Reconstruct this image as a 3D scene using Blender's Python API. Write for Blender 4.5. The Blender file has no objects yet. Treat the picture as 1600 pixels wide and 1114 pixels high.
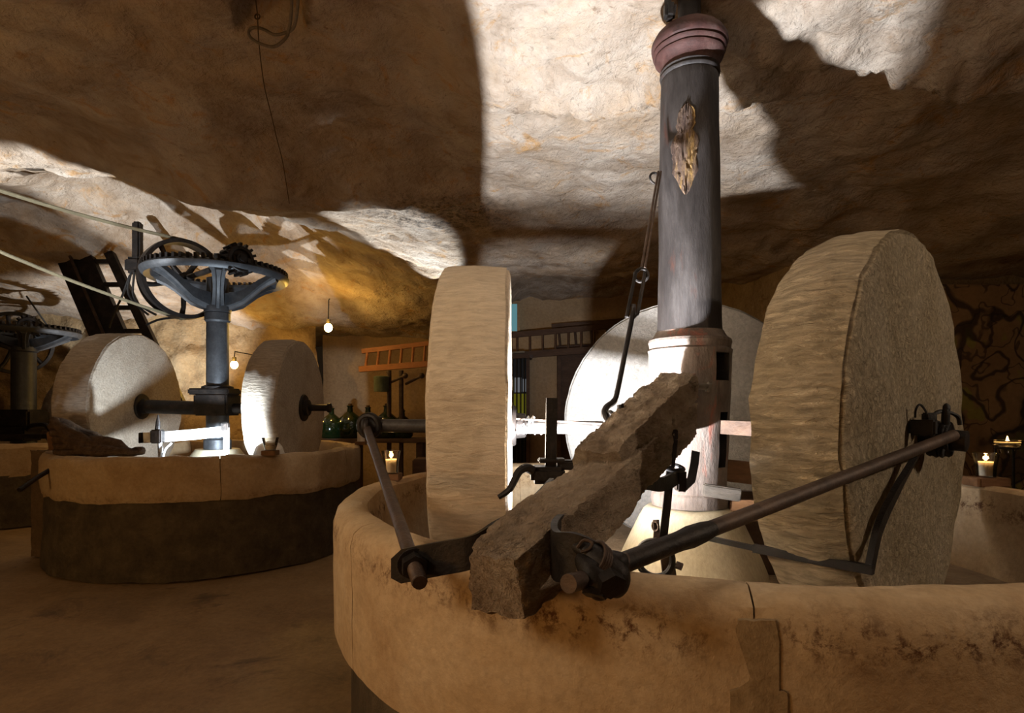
import bpy, bmesh, math, random
import numpy as np
from mathutils import Vector, Matrix, noise

random.seed(7)
PI = math.pi
SC = bpy.context.scene
COL = SC.collection
R = math.radians
def nvec(p):
    """repeatable noise vector"""
    return Vector((noise.noise(p+Vector((9.32, -1.53, -7.95))), noise.noise(p), noise.noise(p+Vector((6.33, 11.28, -4.64)))))

# ------------------------------------------------------------------ camera, light, exposure
EYE = 1.45          # camera height
HOR = 640.0         # horizon row
FPX = 900.0         # focal length in pixels of a 1600 px wide frame
cam_d = bpy.data.cameras.new('camera'); cam = bpy.data.objects.new('camera', cam_d); COL.objects.link(cam)
cam.location = (0, 0, EYE); cam.rotation_euler = (PI/2, 0, 0)
cam_d.sensor_width = 36.0; cam_d.lens = 36.0*FPX/1600.0
cam_d.shift_y = (HOR-557.0)/1600.0
cam_d.clip_start = 0.02; cam_d.clip_end = 100
SC.camera = cam
SC.view_settings.view_transform = 'Standard'; SC.view_settings.look = 'None'
SC.view_settings.gamma = 1.0; SC.view_settings.exposure = 0.0
SC.view_settings.use_curve_mapping = False
wd = bpy.data.worlds.new('cave_dark'); SC.world = wd; wd.use_nodes = True
wd.node_tree.nodes['Background'].inputs[0].default_value = (1.0, 0.62, 0.32, 1)
wd.node_tree.nodes['Background'].inputs[1].default_value = 0.01

def lamp(name, kind, loc, power, color, size=0.1, aim=None, cone=None, blend=0.3):
    d = bpy.data.lights.new(name, kind); d.energy = power; d.color = color
    if kind in ('POINT', 'SPOT'): d.shadow_soft_size = size
    if kind == 'SPOT': d.spot_size = R(cone); d.spot_blend = blend
    if kind == 'AREA': d.size = size
    o = bpy.data.objects.new(name, d); COL.objects.link(o); o.location = loc
    if aim is not None:
        o.rotation_euler = (Vector(aim)-Vector(loc)).to_track_quat('-Z', 'Y').to_euler()
    return o

# white floodlight standing in the near trough, between left stone and drawbar
lamp('trough_floodlight', 'SPOT', (0.11, 2.06, 1.05), 760, (0.87, 0.92, 1.0), 0.03, (0.23, 2.50, 1.92), 170, 1.0)
# white floodlight in the second trough, then an added unseen spot brightening the ceiling
lamp('mill_floodlight', 'SPOT', (-2.74, 5.38, 1.12), 200, (0.72, 0.86, 1.0), 0.03, (-3.14, 6.28, 1.42), 140, 0.2)
lamp('ceiling_fill_spot', 'SPOT', (-0.85, 9.2, 1.2), 2300, (0.86, 0.94, 1.0), 0.04, (-1.12, 6.2, 3.21), 20, 0.35)
# white floodlight throwing the pulley's shadow, then an added unseen spot brightening the wall
lamp('pulley_floodlight', 'SPOT', (-5.4, 3.6, 1.2), 1150, (0.90, 0.95, 1.0), 0.025, (-4.422, 5.604, 3.207), 43, 0.25)
lamp('wall_fill_spot', 'SPOT', (-5.0, 8.0, 1.0), 380, (0.90, 0.95, 1.0), 0.05, (-6.1, 9.7, 3.6), 84, 0.5)
# warm fill lights added out of view, behind and beside the viewpoint
lamp('warm_fill_above', 'POINT', (-0.6, -1.6, 2.7), 14, (1.0, 0.66, 0.36), 0.25)
lamp('warm_fill_low', 'POINT', (-1.9, -0.7, 1.0), 47, (1.0, 0.50, 0.15), 0.2)
lamp('warm_fill_side', 'POINT', (-4.6, 1.4, 1.0), 68, (1.0, 0.63, 0.27), 0.2)
lamp('warm_fill_spot_left', 'SPOT', (-2.3, 0.1, 2.7), 200, (1.0, 0.82, 0.60), 0.45, (0.50, 2.35, 1.55), 56, 0.7)
lamp('warm_fill_spot_right', 'SPOT', (3.3, 0.6, 2.7), 130, (1.0, 0.80, 0.60), 0.06, (1.35, 1.95, 1.42), 60, 0.6)

# ------------------------------------------------------------------ materials
def mat_base(name):
    m = bpy.data.materials.new(name); m.use_nodes = True
    nt = m.node_tree
    return m, nt, nt.nodes['Principled BSDF']

def nd(nt, typ, props=None, **ins):
    n = nt.nodes.new(typ)
    for k, v in (props or {}).items(): setattr(n, k, v)
    for k, v in ins.items():
        key = int(k[1:]) if k[0] == 'i' and k[1:].isdigit() else k
        if hasattr(v, 'is_output'): nt.links.new(v, n.inputs[key])
        else: n.inputs[key].default_value = v
    return n

def ramp(nt, fac, stops, interp='LINEAR'):
    n = nt.nodes.new('ShaderNodeValToRGB'); n.color_ramp.interpolation = interp
    el = n.color_ramp.elements
    while len(el) < len(stops): el.new(0.5)
    for e, (p, c) in zip(el, stops):
        e.position = p
        e.color = (c[0], c[1], c[2], 1) if hasattr(c, '__len__') else (c, c, c, 1)
    nt.links.new(fac, n.inputs[0])
    return n.outputs[0]

def coords(nt, stretch=(1, 1, 1), rot=0.0):
    tc = nd(nt, 'ShaderNodeTexCoord')
    mr = nd(nt, 'ShaderNodeMapping', Rotation=(0, 0, rot))
    mp = nd(nt, 'ShaderNodeMapping', Scale=stretch)
    nt.links.new(tc.outputs['Object'], mr.inputs['Vector']); nt.links.new(mr.outputs[0], mp.inputs['Vector'])
    return mp.outputs[0]

def fnoise(nt, v, scale, detail=6, rough=0.6, dist=0.0):
    n = nd(nt, 'ShaderNodeTexNoise', Vector=v, Scale=scale, Detail=detail, Roughness=rough, Distortion=dist)
    return n.outputs[0]

def mixc(nt, fac, a, b, mode='MIX'):
    n = nd(nt, 'ShaderNodeMix', dict(data_type='RGBA', blend_type=mode))
    for sock, v in ((n.inputs[0], fac), (n.inputs[6], a), (n.inputs[7], b)):
        if hasattr(v, 'is_output'): nt.links.new(v, sock)
        elif hasattr(v, '__len__'): sock.default_value = (*v[:3], 1)
        else: sock.default_value = v
    return n.outputs[2]

def bump(nt, h, strength, dist, normal=None):
    n = nd(nt, 'ShaderNodeBump', Height=h, Strength=strength, Distance=dist)
    if normal is not None: nt.links.new(normal, n.inputs['Normal'])
    return n.outputs[0]

def math2(nt, op, a, b=0.0, clamp=False):
    n = nd(nt, 'ShaderNodeMath', dict(operation=op, use_clamp=clamp))
    for i, v in enumerate((a, b)):
        if hasattr(v, 'is_output'): nt.links.new(v, n.inputs[i])
        else: n.inputs[i].default_value = v
    return n.outputs[0]

def rock(name, cols, scale=2.0, rough=0.85, b1=(0.5, 0.02, 12.0), b2=(0.4, 0.006, 60.0), stretch=(1, 1, 1), bstretch=None,
         spots=None, pits=None, metallic=0.0, spec=0.3, rot=0.0):
    """mottled material: three-tone noise colour, two layers of relief, optional spots (colour, scale, threshold) and pits"""
    m, nt, p = mat_base(name)
    v = coords(nt, stretch, rot)
    vb = v if bstretch is None else coords(nt, bstretch, rot)
    n1 = fnoise(nt, v, scale, 8, 0.65, 0.3)
    c = ramp(nt, n1, [(0.28, cols[0]), (0.5, cols[1]), (0.72, cols[2])])
    fine = fnoise(nt, vb, b2[2]*0.6, 6, 0.7)
    c = mixc(nt, 0.55, c, ramp(nt, fine, [(0.3, 0.45), (0.65, 1.0)]), 'MULTIPLY')
    if spots:
        s = ramp(nt, fnoise(nt, v, spots[1], 7, 0.7, 0.6), [(spots[2], 0.0), (spots[2]+0.1, 1.0)])
        c = mixc(nt, s, c, spots[0])
    nt.links.new(c, p.inputs['Base Color'])
    h = bump(nt, fnoise(nt, vb, b1[2], 7, 0.62, 0.2), b1[0], b1[1])
    h = bump(nt, fnoise(nt, vb, b2[2], 5, 0.7), b2[0], b2[1], h)
    if pits:
        vo = nd(nt, 'ShaderNodeTexVoronoi', Vector=v, Scale=pits[0])
        h = bump(nt, ramp(nt, vo.outputs['Distance'], [(0.0, 0.0), (pits[1], 1.0)]), 0.8, pits[2], h)
    nt.links.new(h, p.inputs['Normal'])
    p.inputs['Roughness'].default_value = rough; p.inputs['Metallic'].default_value = metallic
    p.inputs['Specular IOR Level'].default_value = spec
    return m

def emit(name, color, strength):
    m = bpy.data.materials.new(name); m.use_nodes = True; nt = m.node_tree
    nt.nodes.clear()
    e = nd(nt, 'ShaderNodeEmission', Color=(*color, 1), Strength=strength)
    o = nd(nt, 'ShaderNodeOutputMaterial'); nt.links.new(e.outputs[0], o.inputs[0])
    return m

def glass(name, tint, amount=0.8):
    m = bpy.data.materials.new(name); m.use_nodes = True; nt = m.node_tree
    nt.nodes.clear()
    t = nd(nt, 'ShaderNodeBsdfTransparent', Color=(*tint, 1))
    g = nd(nt, 'ShaderNodeBsdfGlossy', Color=(1, 1, 1, 1), Roughness=0.05)
    fr = nd(nt, 'ShaderNodeFresnel', IOR=1.45)
    k = math2(nt, 'ADD', fr.outputs[0], 1.0-amount-0.1, True)
    mx = nd(nt, 'ShaderNodeMixShader', Fac=k); nt.links.new(t.outputs[0], mx.inputs[1]); nt.links.new(g.outputs[0], mx.inputs[2])
    o = nd(nt, 'ShaderNodeOutputMaterial'); nt.links.new(mx.outputs[0], o.inputs[0])
    return m

def ceiling_material():
    m, nt, p = mat_base('cave_limestone')
    v = coords(nt)
    c = ramp(nt, fnoise(nt, v, 1.6, 8, 0.65, 0.4), [(0.3, (0.29, 0.21, 0.135)), (0.48, (0.42, 0.335, 0.255)), (0.7, (0.52, 0.45, 0.375))])
    s = ramp(nt, fnoise(nt, v, 3.3, 8, 0.72, 1.2), [(0.56, 0.0), (0.66, 0.75)])
    c = mixc(nt, s, c, (0.42, 0.23, 0.08))                       # ochre veins
    s2 = ramp(nt, fnoise(nt, v, 9.0, 8, 0.75, 0.5), [(0.62, 0.0), (0.70, 0.8)])
    c = mixc(nt, s2, c, (0.16, 0.09, 0.05))                      # dark flecks
    c = mixc(nt, 0.55, c, ramp(nt, fnoise(nt, v, 2.3, 7, 0.7, 0.8), [(0.36, (0.50, 0.42, 0.34)), (0.52, (1.0, 1.0, 1.0)), (0.66, (1.12, 1.02, 0.9))]), 'MULTIPLY')
    # black mould in a band of ceiling between the mills
    sep = nd(nt, 'ShaderNodeSeparateXYZ', Vector=v)
    dx = math2(nt, 'DIVIDE', math2(nt, 'ADD', sep.outputs[0], 0.75), 0.9)
    dy = math2(nt, 'DIVIDE', math2(nt, 'SUBTRACT', sep.outputs[1], 5.15), 0.55)
    rr = math2(nt, 'ADD', math2(nt, 'MULTIPLY', dx, dx), math2(nt, 'MULTIPLY', dy, dy))
    area = ramp(nt, rr, [(0.2, 1.0), (1.0, 0.0)])
    mould = ramp(nt, fnoise(nt, v, 22, 6, 0.8), [(0.47, 0.0), (0.58, 0.8)])
    c = mixc(nt, math2(nt, 'MULTIPLY', area, mould), c, (0.06, 0.05, 0.045))
    nt.links.new(c, p.inputs['Base Color'])
    h = bump(nt, fnoise(nt, v, 7.0, 8, 0.62, 0.4), 0.9, 0.045)
    h = bump(nt, fnoise(nt, v, 28.0, 6, 0.68, 0.4), 0.9, 0.02, h)
    vo = nd(nt, 'ShaderNodeTexVoronoi', Vector=v, Scale=14.0)
    h = bump(nt, ramp(nt, vo.outputs['Distance'], [(0.05, 0.0), (0.22, 1.0)]), 0.5, 0.012, h)
    nt.links.new(h, p.inputs['Normal'])
    p.inputs['Roughness'].default_value = 0.95; p.inputs['Specular IOR Level'].default_value = 0.1
    return m

def rim_material(name, stain_z, stain_h, strength=1.0):
    m, nt, p = mat_base(name)
    v = coords(nt)
    c = ramp(nt, fnoise(nt, v, 3.0, 8, 0.65, 0.5), [(0.3, (0.33, 0.215, 0.11)), (0.5, (0.42, 0.295, 0.165)), (0.7, (0.49, 0.37, 0.235))])
    c = mixc(nt, 0.5, c, ramp(nt, fnoise(nt, v, 40, 6, 0.7), [(0.3, 0.55), (0.6, 1.0)]), 'MULTIPLY')
    sep = nd(nt, 'ShaderNodeSeparateXYZ', Vector=v)
    wob = math2(nt, 'MULTIPLY', math2(nt, 'SUBTRACT', fnoise(nt, v, 2.5, 3), 0.5), 0.09)
    dz = math2(nt, 'ABSOLUTE', math2(nt, 'SUBTRACT', math2(nt, 'ADD', sep.outputs[2], wob), stain_z))
    band = ramp(nt, math2(nt, 'DIVIDE', dz, stain_h), [(0.1, 1.0), (1.0, 0.0)])
    blot = ramp(nt, fnoise(nt, v, 24, 8, 0.8, 0.3), [(0.49, 0.0), (0.60, strength)])
    patch = ramp(nt, fnoise(nt, v, 2.2, 3, 0.5), [(0.32, 0.25), (0.46, 1.0)])
    blot = math2(nt, 'MULTIPLY', blot, patch)
    k = math2(nt, 'MULTIPLY', band, blot)
    c = mixc(nt, k, c, (0.085, 0.035, 0.012))                  # rusty oil stains under the lip
    old = ramp(nt, fnoise(nt, v, 1.8, 6, 0.7, 0.6), [(0.55, 0.0), (0.75, 0.55)])
    c = mixc(nt, old, c, (0.24, 0.13, 0.055))
    nt.links.new(c, p.inputs['Base Color'])
    h = bump(nt, fnoise(nt, v, 8.0, 7, 0.6), 0.5, 0.02)
    h = bump(nt, fnoise(nt, v, 70.0, 5, 0.7), 0.5, 0.005, h)
    nt.links.new(h, p.inputs['Normal'])
    p.inputs['Roughness'].default_value = 0.8; p.inputs['Specular IOR Level'].default_value = 0.25
    return m

def millstone_material(name, cols, tool=1.0):
    """tread dressed with grooves parallel to the axle (local X); faces pecked"""
    m, nt, p = mat_base(name)
    v = coords(nt)
    vt = coords(nt, (0.22, 1, 1))
    c = ramp(nt, fnoise(nt, v, 3.0, 7, 0.65, 0.4), [(0.3, cols[0]), (0.5, cols[1]), (0.72, cols[2])])
    g = fnoise(nt, vt, 52.0, 6, 0.7, 0.5)
    c = mixc(nt, 0.3+0.35*tool, c, ramp(nt, g, [(0.34, 0.45), (0.60, 1.05)]), 'MULTIPLY')
    s = ramp(nt, fnoise(nt, vt, 11.0, 8, 0.75, 0.4), [(0.63, 0.0), (0.70, 0.7)])
    c = mixc(nt, s, c, tuple(q*0.45 for q in cols[0]))
    nt.links.new(c, p.inputs['Base Color'])
    h = bump(nt, fnoise(nt, v, 7.0, 7, 0.6, 0.2), 0.4, 0.02)
    h = bump(nt, g, 1.0*tool, 0.03, h)
    h = bump(nt, fnoise(nt, v, 90.0, 4, 0.7), 0.4, 0.004, h)
    nt.links.new(h, p.inputs['Normal'])
    p.inputs['Roughness'].default_value = 0.85; p.inputs['Specular IOR Level'].default_value = 0.25
    return m

def mural_material():
    m, nt, p = mat_base('mural_paint')
    v = coords(nt)
    warp = nd(nt, 'ShaderNodeTexNoise', Vector=v, Scale=1.7, Detail=3.0)
    vv = nd(nt, 'ShaderNodeVectorMath', dict(operation='ADD'))
    sc = nd(nt, 'ShaderNodeVectorMath', dict(operation='SCALE')); nt.links.new(warp.outputs['Color'], sc.inputs[0]); sc.inputs['Scale'].default_value = 0.5
    nt.links.new(v, vv.inputs[0]); nt.links.new(sc.outputs[0], vv.inputs[1])
    a = fnoise(nt, vv.outputs[0], 1.6, 1, 0.4)
    b = fnoise(nt, vv.outputs[0], 2.6, 2, 0.5)
    c = ramp(nt, fnoise(nt, v, 1.1, 4, 0.6), [(0.35, (0.27, 0.16, 0.08)), (0.65, (0.42, 0.26, 0.13))])
    c = mixc(nt, ramp(nt, b, [(0.57, 0.0), (0.60, 0.75)]), c, (0.34, 0.32, 0.07))
    c = mixc(nt, ramp(nt, a, [(0.36, 0.7), (0.40, 0.0)]), c, (0.07, 0.055, 0.03))
    tri = math2(nt, 'ABSOLUTE', math2(nt, 'SUBTRACT', math2(nt, 'FRACT', math2(nt, 'MULTIPLY', a, 7.0)), 0.5))
    c = mixc(nt, ramp(nt, tri, [(0.05, 0.85), (0.12, 0.0)]), c, (0.03, 0.02, 0.018))
    tri2 = math2(nt, 'ABSOLUTE', math2(nt, 'SUBTRACT', math2(nt, 'FRACT', math2(nt, 'MULTIPLY', b, 5.0)), 0.5))
    c = mixc(nt, ramp(nt, tri2, [(0.03, 0.7), (0.07, 0.0)]), c, (0.03, 0.02, 0.018))
    c = mixc(nt, 0.4, c, ramp(nt, fnoise(nt, v, 20, 6, 0.7), [(0.3, 0.4), (0.7, 1.1)]), 'MULTIPLY')
    nt.links.new(c, p.inputs['Base Color']); p.inputs['Roughness'].default_value = 0.7
    return m

M = {}
M['ceiling'] = ceiling_material()
M['wall'] = rock('cave_wall_rock', [(0.26, 0.17, 0.09), (0.40, 0.28, 0.15), (0.48, 0.36, 0.22)], 1.6, 0.95, (0.9, 0.06, 6.0), (0.7, 0.015, 30.0), spots=((0.13, 0.07, 0.03), 4.0, 0.6), spec=0.1)
M['darkened_rock'] = rock('darkened_cave_rock', [(0.10, 0.065, 0.035), (0.15, 0.10, 0.055), (0.19, 0.13, 0.08)], 1.6, 0.95, spec=0.1)  # darkened copy of the wall rock, so unseen walls bounce less light
M['plaster'] = rock('plaster_wall', [(0.32, 0.21, 0.11), (0.40, 0.27, 0.15), (0.44, 0.31, 0.19)], 1.0, 0.9, (0.3, 0.015, 8.0), (0.3, 0.005, 40.0), spec=0.1)
M['floor'] = rock('worn_floor', [(0.21, 0.13, 0.06), (0.34, 0.22, 0.105), (0.43, 0.295, 0.155)], 1.3, 0.62, (0.5, 0.02, 4.0), (0.35, 0.004, 45.0), spots=((0.13, 0.082, 0.045), 1.9, 0.56), spec=0.4)
M['rim'] = rim_material('trough_limestone', 1.005, 0.075)
M['far_rim'] = rim_material('second_trough_limestone', 0.68, 0.05, 0.5)
M['dark_base'] = rock('dark_base_stone', [(0.045, 0.034, 0.02), (0.085, 0.062, 0.036), (0.13, 0.10, 0.06)], 5.0, 0.9, (0.8, 0.03, 9.0), (0.6, 0.008, 60.0), spots=((0.2, 0.16, 0.1), 26.0, 0.70))  # dark stone colour with random paler flecks
M['bed'] = rock('trough_bed', [(0.22, 0.15, 0.09), (0.33, 0.24, 0.15), (0.40, 0.31, 0.21)], 3.0, 0.8)
M['cone'] = rock('smooth_plinth_stone', [(0.34, 0.28, 0.18), (0.44, 0.37, 0.25), (0.50, 0.43, 0.31)], 2.0, 0.6, (0.2, 0.01, 9.0), (0.25, 0.003, 70.0), stretch=(2.0, 2.0, 0.5))
M['stone_a'] = millstone_material('millstone_tan', [(0.44, 0.34, 0.23), (0.56, 0.45, 0.32), (0.62, 0.51, 0.38)], 0.5)
M['stone_b'] = millstone_material('millstone_ochre', [(0.42, 0.32, 0.19), (0.54, 0.43, 0.28), (0.62, 0.51, 0.36)], 1.3)
M['stone_c'] = millstone_material('millstone_pale', [(0.20, 0.175, 0.15), (0.25, 0.225, 0.195), (0.285, 0.262, 0.232)], 0.5)
M['stone_d'] = millstone_material('millstone_grey', [(0.38, 0.30, 0.22), (0.48, 0.39, 0.295), (0.54, 0.455, 0.36)], 0.9)
M['iron'] = rock('black_iron', [(0.012, 0.010, 0.009), (0.022, 0.018, 0.016), (0.05, 0.036, 0.028)], 9.0, 0.5, (0.4, 0.008, 25.0), (0.4, 0.003, 110.0), metallic=0.55, spec=0.4)
M['rust'] = rock('rusty_iron', [(0.035, 0.022, 0.016), (0.07, 0.045, 0.032), (0.12, 0.075, 0.05)], 12.0, 0.55, (0.4, 0.006, 30.0), (0.4, 0.002, 120.0), metallic=0.4, spec=0.4)
M['grey_iron'] = rock('grey_painted_iron', [(0.03, 0.031, 0.034), (0.05, 0.052, 0.056), (0.08, 0.083, 0.088)], 7.0, 0.5, (0.3, 0.006, 20.0), (0.3, 0.002, 90.0), metallic=0.35, spec=0.5)
M['axle'] = rock('dusty_steel_pipe', [(0.03, 0.026, 0.023), (0.06, 0.052, 0.046), (0.11, 0.097, 0.086)], 12.0, 0.5, (0.3, 0.004, 30.0), (0.3, 0.002, 90.0), metallic=0.2)
M['beam'] = rock('dusty_old_timber', [(0.10, 0.065, 0.04), (0.34, 0.25, 0.17), (0.56, 0.45, 0.33)], 9.0, 0.95, (1.0, 0.05, 20.0), (1.0, 0.03, 60.0), stretch=(1, 0.22, 1), bstretch=(1, 0.4, 1), spots=((0.05, 0.028, 0.016), 13.0, 0.60), spec=0.1, rot=R(30))
M['red_wood'] = rock('reddish_timber', [(0.14, 0.05, 0.03), (0.22, 0.09, 0.055), (0.32, 0.17, 0.11)], 8.0, 0.85, (0.6, 0.015, 18.0), (0.5, 0.005, 70.0), stretch=(1, 0.35, 1))
M['shaft'] = rock('weathered_grey_shaft', [(0.014, 0.011, 0.010), (0.030, 0.025, 0.023), (0.065, 0.056, 0.052)], 6.0, 0.55, (0.35, 0.01, 14.0), (0.4, 0.004, 90.0), stretch=(1.6, 1.6, 0.35), spots=((0.05, 0.022, 0.016), 5.0, 0.60), spec=0.22)
M['socket'] = rock('weathered_pink_grey_collar', [(0.085, 0.058, 0.044), (0.15, 0.115, 0.093), (0.22, 0.178, 0.15)], 7.0, 0.8, (0.5, 0.012, 18.0), (0.5, 0.005, 90.0), stretch=(1.5, 1.5, 0.5), spots=((0.26, 0.09, 0.06), 5.0, 0.58))
M['capital'] = rock('faded_red_capital', [(0.028, 0.014, 0.012), (0.068, 0.027, 0.022), (0.11, 0.068, 0.058)], 6.0, 0.7, (0.5, 0.01, 18.0), (0.4, 0.004, 90.0))
M['bare_wood'] = rock('splintered_yellow_wood', [(0.06, 0.035, 0.03), (0.17, 0.11, 0.075), (0.50, 0.29, 0.06)], 14.0, 0.9, (1.0, 0.03, 30.0), (0.8, 0.008, 120.0), stretch=(1.8, 1.8, 0.3))
M['wood'] = rock('brown_wood', [(0.12, 0.055, 0.022), (0.19, 0.09, 0.037), (0.26, 0.13, 0.06)], 9.0, 0.6, (0.3, 0.006, 20.0), (0.3, 0.002, 90.0), stretch=(0.3, 1, 1))
M['ladder_wood'] = rock('orange_brown_wood', [(0.20, 0.075, 0.025), (0.30, 0.115, 0.04), (0.36, 0.15, 0.06)], 6.0, 0.6, stretch=(0.3, 1, 1))
M['dark_wood'] = rock('dark_brown_wood', [(0.05, 0.026, 0.014), (0.085, 0.045, 0.025), (0.12, 0.068, 0.04)], 8.0, 0.7, stretch=(0.3, 1, 1))
M['grey_wood'] = rock('greyed_wood', [(0.10, 0.08, 0.062), (0.16, 0.135, 0.105), (0.22, 0.19, 0.15)], 9.0, 0.85, stretch=(0.3, 1, 1))
M['shaded_wood'] = rock('shaded_greyed_wood', [(0.05, 0.04, 0.03), (0.085, 0.07, 0.055), (0.12, 0.10, 0.08)], 9.0, 0.85, stretch=(0.3, 1, 1))  # darkened copy of the grey wood, standing in for shade on the lever
M['rope'] = rock('brown_fibre', [(0.045, 0.026, 0.014), (0.085, 0.05, 0.028), (0.13, 0.08, 0.045)], 20.0, 0.95, (0.9, 0.015, 40.0), (0.6, 0.004, 140.0))
M['belt'] = rock('old_leather_belt', [(0.10, 0.085, 0.05), (0.15, 0.125, 0.075), (0.20, 0.17, 0.10)], 5.0, 0.7)
M['black'] = rock('black_rubber_and_shade', [(0.008, 0.007, 0.006), (0.014, 0.012, 0.011), (0.02, 0.018, 0.016)], 9.0, 0.6)  # also blackens the mortises and doorway recess in place of shade
M['cable'] = rock('grey_cable', [(0.12, 0.10, 0.075), (0.17, 0.14, 0.105), (0.22, 0.18, 0.14)], 9.0, 0.6)
M['bright'] = rock('scraped_bright_metal', [(0.5, 0.49, 0.48), (0.7, 0.69, 0.68), (0.8, 0.79, 0.78)], 14.0, 0.45, metallic=0.3, spots=((0.02, 0.018, 0.016), 16.0, 0.60))
M['wax'] = rock('white_wax', [(0.70, 0.62, 0.50), (0.76, 0.68, 0.56), (0.8, 0.73, 0.62)], 6.0, 0.5, (0.1, 0.002, 9.0), (0.1, 0.001, 60.0))
M['cloth'] = rock('white_cloth', [(0.62, 0.58, 0.52), (0.72, 0.68, 0.62), (0.78, 0.75, 0.70)], 6.0, 0.9, (0.5, 0.02, 14.0), (0.3, 0.002, 120.0))
M['lantern_green'] = rock('dull_green_tin', [(0.06, 0.07, 0.04), (0.085, 0.10, 0.06), (0.11, 0.125, 0.08)], 8.0, 0.6)
M['brown_card'] = rock('brown_card', [(0.25, 0.12, 0.055), (0.28, 0.14, 0.065), (0.31, 0.16, 0.075)], 8.0, 0.7)
M['mortar'] = rock('grey_mortar', [(0.20, 0.13, 0.065), (0.29, 0.20, 0.105), (0.37, 0.27, 0.155)], 12.0, 0.9)
M['glass'] = glass('clear_glass', (0.97, 0.96, 0.93), 0.85)
M['green_glass'] = rock('dark_green_glass', [(0.006, 0.014, 0.004), (0.009, 0.021, 0.006), (0.012, 0.028, 0.008)], 3.0, 0.12, (0.05, 0.002, 6.0), (0.05, 0.001, 30.0), spec=0.6)
M['blue_pane'] = emit('daylit_window_pane', (0.22, 0.52, 0.58), 0.42)
M['yellow_pane'] = emit('backlit_yellow_pane', (0.35, 0.32, 0.03), 0.25)
M['white_pane'] = emit('backlit_white_pane', (0.45, 0.47, 0.5), 0.26)
M['flame'] = emit('candle_flame', (1.0, 0.55, 0.16), 22.0)
M['bulb'] = emit('warm_bulb', (1.0, 0.62, 0.2), 60.0)
M['mural'] = mural_material()

# ------------------------------------------------------------------ mesh helpers
def P(px, py, Y):
    """world point at depth Y seen at photo position px, py"""
    return Vector(((px-800.0)/FPX*Y, Y, EYE+(HOR-py)/FPX*Y))

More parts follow.
